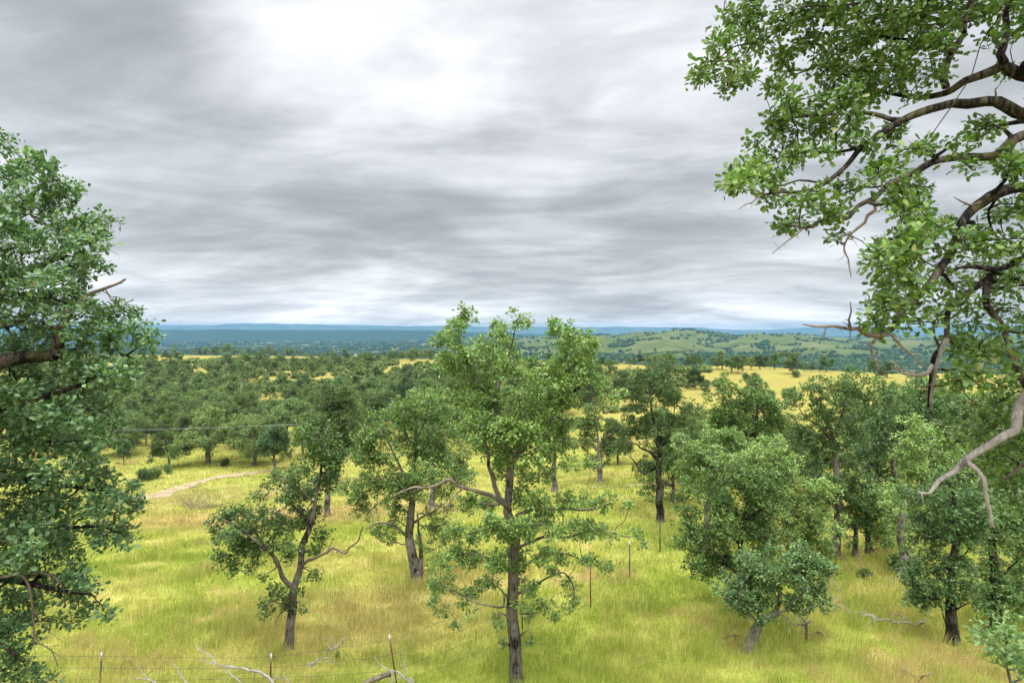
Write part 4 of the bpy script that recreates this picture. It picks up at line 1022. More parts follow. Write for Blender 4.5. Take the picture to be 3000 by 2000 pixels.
# --- big near oak overhanging from the right, trunk out of frame
rng = np.random.default_rng(150)
bx = at(3420, 1000, 5.2)[0]; BASE = np.array([bx, 5.2, hgt(bx, 5.2)])
L = lambda pts, r0, r1, d0, d1: limb(C6, d0, [(x, y, (d1 - d0) * (k / (len(pts) - 1))) for k, (x, y) in enumerate(pts)], r0, r1, BASE, 0, rng)
L5 = lambda pts, r0, r1, d0, d1: limb(C5, d0, [(x, y, (d1 - d0) * (k / (len(pts) - 1))) for k, (x, y) in enumerate(pts)], r0, r1, BASE, 0, rng)
zt = at(3420, 150, 5.2)[2] - BASE[2]
LIMBS6 = [
    L([(2200, 520), (1800, 380), (1568, 312), (1480, 282), (1440, 310), (1370, 342), (1290, 362), (1225, 398), (1165, 425), (1080, 440), (950, 430), (850, 420)], 0.0635, 0.012, 5.0, 5.3),
    L([(1210, 400), (1212, 330), (1240, 240), (1295, 160), (1312, 70), (1330, -40)], 0.0333, 0.02, 5.1, 5.4), L([(1480, 290), (1500, 180), (1490, 80), (1520, -30)], 0.0363, 0.02, 5.0, 5.2),
    L([(1240, 250), (1120, 190), (980, 180), (840, 150), (700, 110)], 0.0181, 0.007, 5.1, 5.4), L([(1300, 150), (1150, 80), (1000, 60), (880, 10)], 0.0181, 0.010, 5.1, 5.0), L([(950, 430), (800, 380), (640, 300), (560, 330), (470, 360)], 0.0121, 0.005, 5.2, 5.3),
    L([(860, 5), (700, 30), (520, 40), (380, 180), (220, 220), (120, 330)], 0.0109, 0.004, 5.0, 4.9),
    L([(2200, 700), (1800, 560), (1568, 497), (1500, 490), (1430, 440), (1330, 450), (1250, 455), (1170, 480), (1080, 512), (1000, 550), (900, 620), (820, 672), (740, 762), (640, 842), (540, 880), (450, 880), (370, 895)], 0.0514, 0.009, 4.7, 4.3),
    L([(820, 672), (700, 700), (600, 700), (480, 720), (330, 760)], 0.0133, 0.005, 4.4, 4.5), L([(1000, 550), (880, 520), (720, 520), (560, 530), (440, 560)], 0.0181, 0.005, 4.5, 4.8), L([(640, 842), (540, 830), (430, 860), (330, 810), (260, 840)], 0.0085, 0.004, 4.3, 4.2),
    L([(2200, 800), (1800, 650), (1568, 612), (1500, 650), (1440, 702), (1380, 730), (1270, 730), (1150, 752), (1080, 790), (1000, 820), (940, 852), (880, 912), (800, 950), (760, 1000), (640, 1010), (600, 1040), (540, 1050)], 0.0454, 0.010, 4.6, 4.2),
    L([(1010, 815), (1015, 880), (1010, 940), (1000, 985), (1005, 1020)], 0.0109, 0.006, 4.4, 4.4), L([(940, 852), (880, 860), (800, 860), (720, 900)], 0.0097, 0.005, 4.3, 4.4),
    L([(2200, 1000), (1800, 850), (1568, 872), (1450, 892), (1370, 930), (1312, 988), (1272, 1050), (1222, 1160), (1160, 1230), (1080, 1340), (1000, 1420), (970, 1500), (940, 1530), (900, 1545)], 0.0454, 0.020, 4.3, 3.9),
    L([(2200, 1350), (1800, 1200), (1568, 1192), (1500, 1222), (1400, 1290), (1340, 1340), (1230, 1412), (1210, 1520), (1200, 1568), (1170, 1620), (1150, 1690), (1130, 1870)], 0.0363, 0.012, 4.9, 4.5),
    L([(2200, 1450), (1700, 1330), (1500, 1270), (1412, 1240), (1300, 1225), (1190, 1245)], 0.0302, 0.008, 4.8, 4.6),
    L([(1412, 1260), (1402, 1320), (1402, 1400), (1440, 1450), (1490, 1510), (1520, 1600), (1580, 1780), (1640, 1800)], 0.0272, 0.02, 4.7, 4.4),
    L([(1568, 310), (1680, 180), (1640, 50), (1600, -60)], 0.0363, 0.02, 5.0, 5.4), L([(1222, 1160), (1160, 1120), (1060, 1110), (980, 1110)], 0.0085, 0.004, 4.1, 4.1), L([(1080, 1340), (1020, 1300), (940, 1300)], 0.0072, 0.004, 3.95, 4.0),
    L([(1450, 892), (1400, 960), (1420, 1060), (1480, 1130)], 0.0121, 0.006, 4.3, 4.7), L([(2200, 1800), (1900, 1900), (1750, 2000), (1600, 2100), (1480, 2200)], 0.0302, 0.010, 5.0, 4.9), L([(2200, 1600), (1900, 1650), (1700, 1720), (1560, 1800)], 0.0242, 0.010, 5.3, 5.2), L([(2200, 2100), (1900, 2250), (1700, 2350), (1600, 2450)], 0.0242, 0.010, 5.4, 5.3),
]
trunk = [[0, 0, -0.3, 0.36], [0.08, 0, 1.5, 0.28], [-0.02, 0.05, 3.0, 0.26], [0.05, 0.0, 4.6, 0.23], [0.0, 0, 6.0, 0.19], [0.05, 0, zt, 0.12], [0.1, 0, zt + 1.5, 0.05]]
CL = [(200, 60, 60), (165, 160, 55), (250, 150, 70), (125, 280, 50), (215, 280, 60), (95, 345, 32), (70, 355, 18), (205, 390, 35), (285, 310, 40), (290, 350, 20), (330, 60, 80), (350, 180, 60), (450, 80, 90), (450, 240, 45), (400, 400, 22), (440, 290, 40), (500, 330, 35), (560, 60, 100), (560, 180, 80), (600, 270, 50),
      (680, 100, 100), (700, 220, 90), (800, 60, 100), (830, 180, 100), (660, 360, 75), (780, 320, 90), (900, 300, 100), (950, 120, 110), (1050, 60, 100), (1080, 200, 100), (1010, 330, 80), (1180, 100, 90), (1190, 230, 70), (1150, 340, 50), (1320, 50, 70), (1430, 50, 70), (1540, 20, 60), (1400, 180, 55), (1540, 140, 40), (1500, 340, 28),
      (485, 470, 40), (500, 510, 50), (600, 480, 80), (720, 450, 80), (830, 440, 80), (940, 440, 65), (1050, 420, 50), (420, 545, 40), (430, 600, 55), (540, 600, 80), (660, 590, 80), (770, 550, 60), (330, 650, 50), (330, 720, 60), (430, 690, 70), (540, 720, 70), (650, 690, 60), (740, 640, 40), (250, 790, 45), (290, 830, 40), (350, 800, 55), (235, 845, 28),
      (420, 820, 50), (380, 920, 30), (470, 930, 35), (550, 930, 45), (620, 880, 30), (640, 960, 35), (860, 650, 28), (960, 630, 30), (980, 600, 22), (760, 880, 50), (850, 830, 55), (700, 980, 35), (720, 840, 35), (900, 770, 45), (960, 780, 45), (1100, 680, 35), (1040, 860, 35), (1060, 940, 25), (1080, 860, 25), (1250, 660, 45), (1330, 600, 45), (1420, 580, 32), (1320, 770, 35), (1360, 640, 40),
      (1530, 700, 40), (1540, 800, 40), (1500, 760, 25), (470, 1030, 22), (530, 1010, 28), (980, 930, 28), (1020, 960, 25), (730, 1080, 25), (1120, 1030, 50), (1190, 1050, 45), (1080, 1050, 30), (950, 1108, 18), (1000, 1100, 25), (1060, 1100, 50), (1010, 1170, 50), (890, 1180, 28), (950, 1210, 40), (1080, 1180, 60), (930, 1310, 40), (890, 1390, 35), (930, 1410, 45),
      (1000, 1300, 60), (1100, 1280, 60), (1180, 1180, 50), (1280, 1110, 45), (1360, 1050, 50), (1460, 990, 60), (1540, 960, 55), (1400, 1140, 70), (1500, 1110, 70), (1300, 1220, 55), (1420, 1200, 50), (1230, 1300, 60), (1120, 1380, 60), (1010, 1420, 50), (880, 1470, 28), (920, 1480, 35), (1180, 1450, 60), (1300, 1380, 50), (1350, 1480, 60), (1450, 1330, 50),
      (1540, 1290, 50), (1450, 1420, 55), (1540, 1420, 55), (1280, 1540, 40), (1420, 1530, 45), (1540, 1530, 45), (1100, 1470, 35), (1330, 1590, 30), (1250, 1600, 25)]
CL5 = [(1450, 50, 55), (1540, 60, 75), (1660, 60, 70), (1450, 120, 50), (1580, 140, 60), (1700, 150, 50), (1640, 200, 45), (1430, 170, 30), (1480, 190, 28)]
CL5B = [(1460, 390, 55), (1400, 450, 50), (1370, 380, 25), (1520, 430, 70), (1600, 380, 80), (1700, 330, 70), (1650, 470, 80), (1560, 530, 70), (1700, 560, 60), (1480, 520, 45), (1640, 610, 70), (1720, 680, 50), (1580, 610, 40), (1700, 440, 70), (1540, 350, 40), (1620, 300, 50), (1680, 740, 45)]
clumps = []
seg = np.vstack([catmull(l, 0.1)[:, :3] for l in LIMBS6]) + BASE
sp = np.stack([seg[:, 0] / seg[:, 1], seg[:, 2] / seg[:, 1]], -1)
for cv, arr, dfix in ((C6, CL, None), (C5, CL5, None), (C5, CL5B, 5.3)):
    for (x, y, r) in arr:
        q = cv(x, y); w = at(q[0], q[1], 1.0)
        if dfix is None:
            j = int(np.argmin((sp[:, 0] - w[0]) ** 2 + (sp[:, 1] - w[2]) ** 2)); d = seg[j, 1]
        else: d = dfix
        for rep in range(2 if rng.random() < 0.55 else 1):
            dd = d + rng.uniform(-0.55, 0.75)
            jx, jy = (0, 0) if rep == 0 else rng.uniform(-0.45, 0.45, 2) * r / 1.568
            clumps.append([*(at(q[0] + jx, q[1] + jy, dd) - BASE), max(0.07, r / 1.568 * dd / F * (0.95 if rep == 0 else 0.7))])
clumps += [[*(at(x, y, 5.2 + rng.uniform(-2.0, 2.2)) - BASE), rng.uniform(0.18, 0.28)] for x, y in zip(rng.uniform(3040, 3900, 120), rng.uniform(-500, 1300, 120))]
clumps += [[*(at(x, y, 5.2 + rng.uniform(-0.8, 1.2)) - BASE), rng.uniform(0.18, 0.28)] for x, y in zip(rng.uniform(2150, 3000, 60), rng.uniform(-420, -60, 60))]
wm, lm = oak_meshes([trunk] + LIMBS6, clumps, rng, 0.044, 'lobed', 105, 22, MAT['bark_limb'], MAT['leaf_green'], 14, twig=0.0035, spread=0.07, twig_sides=4, step=0.09)
dm = Pieces()
dm.twiggy(L([(945, 1530), (860, 1530), (800, 1505), (760, 1512), (700, 1503), (650, 1506), (600, 1502), (555, 1488)], 0.020, 0.006, 3.9, 3.8), rng, 6, 9, 0.22)
dm.twiggy(L([(770, 1508), (768, 1470), (776, 1430), (770, 1386)], 0.009, 0.003, 3.85, 3.8), rng, 5, 4, 0.12, depth=1)
dm.twiggy(L([(900, 1545), (870, 1580), (880, 1640), (905, 1700)], 0.012, 0.003, 3.9, 3.8), rng, 5, 5, 0.2, depth=1)
dm.twiggy(L([(960, 1535), (1010, 1590), (1070, 1650), (1110, 1690)], 0.012, 0.003, 3.9, 3.9), rng, 5, 6, 0.22)
dm.twiggy(L([(375, 893), (345, 910), (320, 930), (290, 935), (262, 960)], 0.007, 0.003, 4.3, 4.2), rng, 5, 5, 0.13)
dm.twiggy(L([(548, 1048), (520, 1075), (492, 1095), (465, 1118), (412, 1164)], 0.008, 0.003, 4.2, 4.1), rng, 5, 5, 0.13)
dm.twiggy(L([(880, 912), (880, 960), (845, 985), (835, 1020), (790, 1060), (760, 1095), (745, 1140), (765, 1190), (770, 1235), (775, 1275)], 0.014, 0.003, 4.3, 4.2), rng, 6, 9, 0.15)
dm.twiggy(L([(1370, 928), (1330, 940), (1280, 925), (1245, 905)], 0.012, 0.003, 4.15, 4.1), rng, 5, 6, 0.18)
dm.twiggy(L([(1440, 440), (1440, 410), (1465, 380)], 0.008, 0.003, 4.7, 4.7), rng, 5, 4, 0.15)
o = place_oak(BASE, wm, lm, 'large near oak overhanging from the upper right, its trunk out of frame', None, dm.meshes(MAT['dead_brown']))
dm = Pieces()
dm.twiggy(L5([(2100, -150), (1850, 150), (1725, 232), (1662, 300), (1650, 380), (1585, 450), (1500, 512), (1445, 560), (1400, 600), (1332, 640), (1292, 698), (1240, 690)], 0.046, 0.009, 4.6, 4.2), rng, 9, 4, 0.2, depth=1)
dm.twiggy(L5([(1450, 545), (1490, 575), (1522, 602), (1550, 650), (1552, 740), (1580, 850)], 0.02, 0.009, 4.3, 4.25), rng, 7, 3, 0.15, join=True, depth=1)
dm.twiggy(L5([(1252, 690), (1262, 715), (1262, 755)], 0.006, 0.003, 4.2, 4.2), rng, 4, 1, 0.05, depth=0)
dm.twiggy(L5([(1300, 108), (1285, 140), (1240, 158), (1200, 150), (1165, 140), (1145, 112), (1108, 90)], 0.018, 0.006, 4.4, 4.2), rng, 6, 8, 0.22)
dm.twiggy(L5([(1370, -10), (1335, 70), (1312, 150), (1295, 300), (1282, 330)], 0.02, 0.006, 4.5, 4.4), rng, 6, 7, 0.2)
x = [link('dead_limb', m, o) for m in dm.meshes(MAT['dead_pale'])][0]; x['label'] = 'pale bare forked dead limb'

# ================================================================== smaller oaks: copied individuals


def proto_oak(seed, leaf, per, tips, H=8.0, W=6.4, leafm='leaf_olive', bark='bark_far', cr=0.75, n=40, low=0.22, sides=6, ts=3, minr=0.0):
    """A domed, irregular oak: crooked trunk, spreading limbs, leafy pads from low on the trunk to the top."""
    rng = np.random.default_rng(seed)
    bare = H * low
    lean = rng.normal(size=2) * 0.3
    tr = [[0, 0, -0.3, 0.26], [lean[0] * .3, lean[1] * .3, bare, 0.20], [lean[0] + .15, lean[1], H * 0.5, 0.13], [lean[0] * 1.4, lean[1] * 1.4, H * 0.86, 0.04]]
    limbs = [tr]; cl = []
    nb = int(rng.integers(6, 9)); a0 = rng.random() * 6
    lobes = []
    for k in range(nb):
        a = a0 + k * 2 * math.pi / nb + rng.normal() * 0.35
        z0 = bare + (H * 0.5 - bare) * rng.random(); ln = W * 0.5 * rng.uniform(0.5, 0.8)
        zz = min(H * 0.86, z0 + H * rng.uniform(-0.06, 0.38))
        e = np.array([math.cos(a) * ln, math.sin(a) * ln, zz]); m = np.array([e[0] * 0.5, e[1] * 0.5, z0 + (zz - z0) * 0.35])
        t0 = (z0 - bare) / (H * 0.5 - bare + 1e-6)
        limbs.append([[lean[0] * (0.3 + 0.7 * t0), lean[1] * (0.3 + 0.7 * t0), z0, 0.10], [*m, 0.07], [*e, 0.03]])
        lobes.append((e, W * rng.uniform(0.15, 0.24)))
    lobes += [(np.array([lean[0] * 1.4 + rng.normal() * .5, lean[1] * 1.4 + rng.normal() * .5, H * rng.uniform(.72, .84)]), W * rng.uniform(.17, .26)) for _ in range(3)]
    lobes += [(np.array([lean[0] + rng.normal() * .4, lean[1] + rng.normal() * .4, H * .55]), W * .30)]
    for k in range(6):
        a = a0 + 0.5 + k * math.pi / 3 + rng.normal() * 0.3; q = W * rng.uniform(0.20, 0.34)
        lobes.append((np.array([math.cos(a) * q, math.sin(a) * q, H * rng.uniform(0.34, 0.52)]), W * rng.uniform(0.15, 0.21)))
    wts = np.array([r ** 2 for _, r in lobes]); wts /= wts.sum()
    for _ in range(n):
        e, r = lobes[int(rng.choice(len(lobes), p=wts))]
        v = rng.normal(size=3); v /= np.linalg.norm(v); v[2] *= 0.8
        p = e + v * r * rng.random() ** 0.35
        p[2] = max(p[2], bare * 0.85 + cr * 0.4)
        cl.append([*p, cr * rng.uniform(0.7, 1.2)])
    return oak_meshes(limbs, cl, rng, leaf, 'fold', tips, per, MAT[bark], MAT[leafm], sides, twig=0.012, spread=0.28, twig_sides=ts, step=0.5, minr=minr)


MIDP = [proto_oak(300 + k, 0.17, 19, 9.0, [8.0, 8.6, 7.6, 8.8, 8.2, 7.4, 8.4, 7.8][k], [8.2, 6.4, 8.8, 5.4, 7.4, 6.8, 7.8, 6.0][k], ['leaf_olive', 'leaf_olive', 'leaf_olive', 'leaf_blue', 'leaf_olive', 'leaf_shrub', 'leaf_olive', 'leaf_green'][k], cr=0.62, n=92, low=[.2, .16, .24, .14, .2, .25, .15, .22][k]) for k in range(8)]
FARP = [proto_oak(340 + k, 0.34, 8, 3.2, 8.0, [8.2, 6.6, 8.8, 7.2][k], 'leaf_olive', cr=0.72, n=56, low=.16, sides=5, minr=0.02) for k in range(4)]
rngp = np.random.default_rng(77)
TREES = []


def copy_oak(protos, x, y, s, label, group, z=None, k=None, sx=None):
    k = int(rngp.integers(len(protos))) if k is None else k
    wm, lm = protos[k]
    t = link('oak_tree', None, None, (x, y, (hgt(x, y) if z is None else z)))
    t.empty_display_size = 0.3
    t.rotation_euler = (0, 0, float(rngp.uniform(0, 6.28)))
    w = s * float(rngp.uniform(0.85, 1.15)) if sx is None else sx
    t.scale = (w, w, s)
    tag(t, label, 'oak tree', group)
    link('trunk', wm, t); link('crown', lm, t)
    TREES.append((x, y, 3.0 * w))
    return t


# standing clear at the far side of the meadow, each one recognisable
for px, py, top, k, sx, lb in [
        (497, 1368, 1240, 1, .85, 'dark compact oak at the meadow edge above the low round shrubs'),
        (608, 1357, 1188, 2, 1.0, 'broad domed oak in the middle of the row beyond the dirt track'),
        (745, 1362, 1196, 0, .95, 'wide oak with drooping left boughs at the right part of the row beyond the track'),
        (803, 1380, 1238, 3, .85, 'narrow grey-green oak standing nearest the dirt track, right end of the row'),
        (684, 1310, 1195, 4, .9, 'oak set back between the domed oak and the drooping oak'),
        (362, 1362, 1285, 3, .6, 'small thin leaning oak near the left foreground foliage'),
        (429, 1305, 1215, 1, .75, 'slender oak with a visible trunk under the power lines'),
        (400, 1300, 1210, 3, .8, 'slender oak just left of another slender oak under the power lines'),
        (970, 1335, 1150, 0, .95, 'oak directly behind the dark full oak, beyond the track'),
        (560, 1310, 1200, 5, .95, 'oak half hidden behind the left shoulder of the broad domed oak')]:
    g = ground_at(px, py); H = (py - top) * g[1] / F
    copy_oak(MIDP, g[0], g[1], 1.12 * H / 8.6, lb, 'oaks along the meadow edge', k=k, sx=sx * H / 8.6 * 1.3)

# right-hand middle distance
for px, py, top, k, lb in [
        (2037, 1140, 1068, 1, 'tall dark oak in front of the right crest, left of the yellow slope'),
        (2066, 1155, 1115, 0, 'small round oak low on the yellow slope'),
        (2215, 1145, 1088, 2, 'wide dusky oak in the middle of the yellow slope'),
        (2258, 1180, 1140, 4, 'dim oak peeping over the two rounded leafy tops'),
        (1870, 1150, 1095, 5, 'oak behind the lone meadow oak, on the scrubby slope'),
        (1760, 1180, 1100, 2, 'spreading dark oak on the slope just right of the tallest oak'),
        (1790, 1100, 1045, 0, 'low rounded oak right of the tallest oak, near the scrub')]:
    g = ground_at(px, py); H = (py - top) * g[1] / F
    copy_oak(MIDP, g[0], g[1], H / 8.6, lb, 'oaks on the yellow slope', k=k)

# right crest
for cx, cy, h in [(545, 322, 40), (590, 318, 62), (645, 320, 70), (525, 376, 60), (680, 388, 90), (890, 324, 62), (925, 324, 64), (965, 326, 60), (1045, 322, 55), (1075, 385, 60), (1103, 392, 100), (1162, 408, 100), (1200, 418, 100), (1185, 330, 40), (1235, 345, 55), (1283, 392, 75),
                  (1270, 330, 50), (1310, 325, 60), (1340, 388, 85), (1378, 340, 50), (1430, 388, 90), (1510, 350, 50), (1545, 420, 120), (1620, 402, 45), (1660, 402, 50), (1755, 405, 95), (1720, 404, 40), (1890, 398, 26), (2058, 392, 75), (2098, 446, 80), (2135, 440, 85), (340, 385, 70), (375, 385, 55), (270, 300, 40), (180, 330, 45), (20, 300, 45)]:
    q = C8(cx, cy); g = ground_at(*q); H = h / 2.138 * g[1] / F
    if g[1] > 420: continue
    copy_oak(MIDP, g[0], g[1], max(0.3, 1.25 * H / 8.6), 'oak standing on the dry grassy crest at right, before the green hills', 'oaks on the right crest')
# left crest
for cx, h in [(445, 52), (565, 36), (615, 45), (655, 50), (700, 40), (715, 55), (790, 66), (830, 42), (875, 34), (912, 40), (948, 32), (995, 46), (1045, 56), (1085, 40), (1150, 56), (1180, 36), (1215, 40), (1260, 30), (1275, 26), (1415, 40), (1450, 38), (1520, 52), (1575, 18), (1620, 20), (1765, 46), (1825, 30), (1880, 36), (1905, 40), (1930, 44), (1968, 50), (2000, 44), (2028, 56), (2060, 40), (1935, 60), (1990, 50), (505, 20), (760, 28), (1340, 20)]:
    q = C7(cx, 0); u = (q[0] - 1500) / F
    ds = np.linspace(250, 440, 200); dd = ds[int(np.argmax(height(u * ds, ds) / ds))] - rngp.uniform(-6, 10)
    H = h / 2.138 * dd / F
    copy_oak(FARP, u * dd, dd, max(0.3, 1.25 * H / 8.4), 'small dark oak silhouetted along the long level ridge at left', 'oaks on the left ridge')

# wooded valley and slope: nearest trees as individuals, the rest one far wood
cand = []
rngw = np.random.default_rng(9)
ys = np.sqrt(rngw.uniform(80 ** 2, 375 ** 2, 9000)); us = rngw.uniform(-1.05, 0.28, 9000)
for y, u in zip(ys, us):
    x = u * y
    edge = 99 - 10 * smooth(-0.6, -0.2, u) + 6 * vnoise(x / 14, y / 14, 4)
    if u > -0.18: edge = 62 + 90 * smooth(-0.1, 0.25, u)
    if y < edge: continue
    dens = vnoise(x / 30, y / 18, 44) + 0.5 * vnoise(x / 11, y / 11, 45)
    thr = -1.25 + 1.5 * smooth(140, 250, y) + 2.5 * smooth(325, 350, y) + 0.35 * smooth(-0.25, 0.1, u) - 0.5 * smooth(150, 100, y)
    if u > 0.02 and y > 120: thr += 0.5
    if dens < thr: continue
    sp = 5.9 + 2.6 * rngw.random() + 1.0 * smooth(220, 340, y)
    if any((x - c[0]) ** 2 + (y - c[1]) ** 2 < sp * sp for c in cand) or any((x - c[0]) ** 2 + (y - c[1]) ** 2 < (c[2] * 0.8 + 2.0) ** 2 for c in TREES): continue
    cand.append((x, y))
# right thicket behind the named oaks
ys = np.sqrt(rngw.uniform(29 ** 2, 105 ** 2, 1600)); us = rngw.uniform(0.12, 0.97, 1600)
thick = []
for y, u in zip(ys, us):
    x = u * y
    if vnoise(x / 16, y / 16, 48) < -0.45 + 1.0 * smooth(50, 100, y) + 0.8 * smooth(0.42, 0.2, u): continue
    if any((x - c[0]) ** 2 + (y - c[1]) ** 2 < 30 for c in thick): continue
    if u < 0.24 and y < 60: continue
    if y < 38 and u < 0.62: continue
    thick.append((x, y))
thick.sort(key=lambda c: c[1])
for x, y in thick[:56]:
    copy_oak(MIDP, x, y, float(rngw.uniform(0.6, 0.9)), 'oak in the half-hidden grove behind the right-hand oaks', 'oaks in the right-hand grove')
cand.sort(key=lambda c: c[1])
NIND = max(0, 285 - len([o for o in COL.objects if o.get('category') == 'oak tree']))
for x, y in cand[:NIND]:
    s = float(rngw.choice([rngw.uniform(0.5, 0.75), rngw.uniform(0.75, 1.0), rngw.uniform(0.9, 1.2)]))
    copy_oak(MIDP, x, y, s, 'grey-green oak in the dense woodland filling the shallow valley', 'woodland oaks in the valley')
print('individual valley oaks', min(NIND, len(cand)), 'of', len(cand))


def mesh_arrays(me):
    v = np.zeros(len(me.vertices) * 3, np.float32); me.vertices.foreach_get('co', v)
    n = len(me.polygons); lt = np.zeros(n, np.int32); me.polygons.foreach_get('loop_total', lt)
    li = np.zeros(len(me.loops), np.int32); me.loops.foreach_get('vertex_index', li)
    st = np.zeros(n, np.int32); me.polygons.foreach_get('loop_start', st)
    out = [li[st[lt == k][:, None] + np.arange(k)] for k in (3, 4) if np.any(lt == k)]
    return v.reshape(-1, 3), out


def merged(name, spots, protos, mats, rng):
    """One mesh of many far trees or bushes: only for what is too many to be separate."""
    V, FS, ids = [], {3: [], 4: []}, {3: [], 4: []}; n0 = 0
    arr = [[mesh_arrays(m) for m in p] for p in protos]
    for (x, y, z, s, w) in spots:
        k = int(rng.integers(len(arr))); a = rng.uniform(0, 6.28); c, sn = math.cos(a), math.sin(a)
        for mi, (v, fs) in enumerate(arr[k]):
            p = np.stack([(v[:, 0] * c - v[:, 1] * sn) * w + x, (v[:, 0] * sn + v[:, 1] * c) * w + y, v[:, 2] * s + z], -1)
            for f in fs:
                FS[f.shape[1]].append(f + n0); ids[f.shape[1]].append(np.full(len(f), mi))
            V.append(p); n0 += len(p)
    F_ = []; I = []
    for k in (3, 4):
        if FS[k]: F_.append(np.vstack(FS[k])); I.append(np.concatenate(ids[k]))
    me = mesh_from(name, np.vstack(V), F_, mats, np.concatenate(I))
    return tag(link(name, me), kind='stuff')


FARW = [proto_oak(360 + k, 0.42, 9, 2.8, 8.0, [8.0, 6.4, 8.6, 7.2][k], 'leaf_olive', cr=0.75, n=52, low=.15, sides=4, minr=0.03) for k in range(4)]
rest = cand[NIND:]
if rest:
    merged('far_woodland', [(x, y, hgt(x, y), s, s * rngw.uniform(.85, 1.15)) for x, y in rest for s in [float(rngw.uniform(0.6, 0.95))]], FARW, [MAT['bark_far'], MAT['leaf_olive']], rngw)


# ---- shrubs
def proto_shrub(seed, leaf, n, W=1.0, H=0.9, leafm='leaf_shrub'):
    rng = np.random.default_rng(seed)
    wood = MB()
    P0 = np.repeat(np.array([[0, 0, -0.1]]), 9, 0); a = rng.uniform(0, 6.28, 9); P1 = np.stack([np.cos(a) * W * .35, np.sin(a) * W * .35, rng.uniform(.3, .6, 9) * H], -1)
    wood.add(*frusta(P0, P1, np.full(9, 0.03 * W), np.full(9, 0.012 * W), 4))
    wm = wood.mesh('shrub_stems', MAT['bark_far'])
    c = []
    for _ in range(6):
        a = rng.uniform(0, 6.28); r = rng.random() * 0.5 * W; cc = np.array([math.cos(a) * r, math.sin(a) * r, H * rng.uniform(.4, .65)])
        v = rng.normal(size=(n // 6, 3)); v /= np.linalg.norm(v, axis=1)[:, None]
        c.append(cc + v * rng.random((n // 6, 1)) ** 0.4 * np.array([.42 * W, .42 * W, .42 * H]))
    c = np.vstack(c); c[:, 2] = np.maximum(c[:, 2], 0.04)
    V, Q, T = leaf_cards(c, leaf * np.clip(rng.normal(1, .25, len(c)), .5, 1.6), rng, 'fold')
    return wm, mesh_from('shrub_leaves', V, [Q, T], MAT[leafm])


SHRUB = [proto_shrub(400 + k, 0.13, 1500) for k in range(3)]
SHRUB_DARK = [proto_shrub(410 + k, 0.13, 1500, leafm='leaf_olive') for k in range(2)]


def shrub(protos, x, y, w, h, label, group=None):
    wm, lm = protos[int(rngp.integers(len(protos)))]
    t = link('shrub', None, None, (x, y, hgt(x, y))); t.rotation_euler = (0, 0, float(rngp.uniform(0, 6.28))); t.scale = (w, w, h)
    t.empty_display_size = 0.3
    tag(t, label, 'shrub', group); link('stem', wm, t); link('foliage', lm, t)
    return t


for px, py, wpx, hpx, lb, g_ in [
        (418, 1410, 36, 30, 'left half of the low double shrub beside the dirt track', None), (452, 1402, 44, 26, 'right half of the low double shrub beside the dirt track', None), (490, 1388, 24, 24, 'small round shrub right of the double shrub', None),
        (655, 1366, 26, 18, 'small round shrub alone below the broad domed oak', None), (395, 1434, 36, 26, 'round shrub at the edge of the left foreground foliage', None),
        (2640, 1678, 80, 44, 'green bush at the foot of the thick pale grey trunk', None), (2535, 1695, 34, 24, 'small dark bush in front of the three close trunks', None), (790, 1925, 16, 22, 'tiny dark green sprig behind the pale fallen branch', None),
        (2130, 1225, 30, 24, 'small bush on the yellow slope above the two rounded leafy tops', None), (2185, 1112, 22, 16, 'tiny bush beside the faint track on the yellow slope', None), (2330, 1105, 24, 18, 'tiny bush right of the faint track on the yellow slope', None)]:
    g = ground_at(px, py); k = g[1] / F
    if lb.startswith('tiny dark green sprig'): g = ground_at(990, 1935); k = g[1] / F
    shrub(SHRUB_DARK, g[0], g[1], wpx * k / 1.15, hpx * k / 0.72, lb)

# chaparral on the far slope
bush = []
N = 9000
ys = np.sqrt(rngw.uniform(120 ** 2, 372 ** 2, N)); us = rngw.uniform(-0.85, 0.52, N)
for y, u in zip(ys, us):
    x = u * y
    d = vnoise(x / 26 + 40, y / 12, 51) + 0.6 * vnoise(x / 8, y / 6, 52)
    pref = smooth(-0.75, -0.1, u) * 0.35 + smooth(150, 300, y) * 0.5 - 1.6 * smooth(0.24, 0.42, u) * smooth(235, 190, y) - 0.75 * smooth(0.3, 0.5, u)
    if d + pref < 0.16: continue
    lim = 352 if u < -0.2 else (285 if u < 0.15 else 216)
    if y > lim: continue
    bush.append((x, y))
bush.sort(key=lambda c: c[1])
NB = 170
for x, y in bush[:NB]:
    s = float(rngw.uniform(1.3, 2.6)); shrub(SHRUB, x, y, s, s * 0.85, 'chaparral shrub scattered on the scrubby far slope', 'chaparral shrubs on the slope')
SHF = [proto_shrub(420 + k, 0.30, 240) for k in range(3)]
merged('chaparral', [(x, y, hgt(x, y), s * 0.8, s) for x, y in bush[NB:] for s in [float(rngw.uniform(1.2, 2.9))]], SHF, [MAT['bark_far'], MAT['leaf_shrub']], rngw)

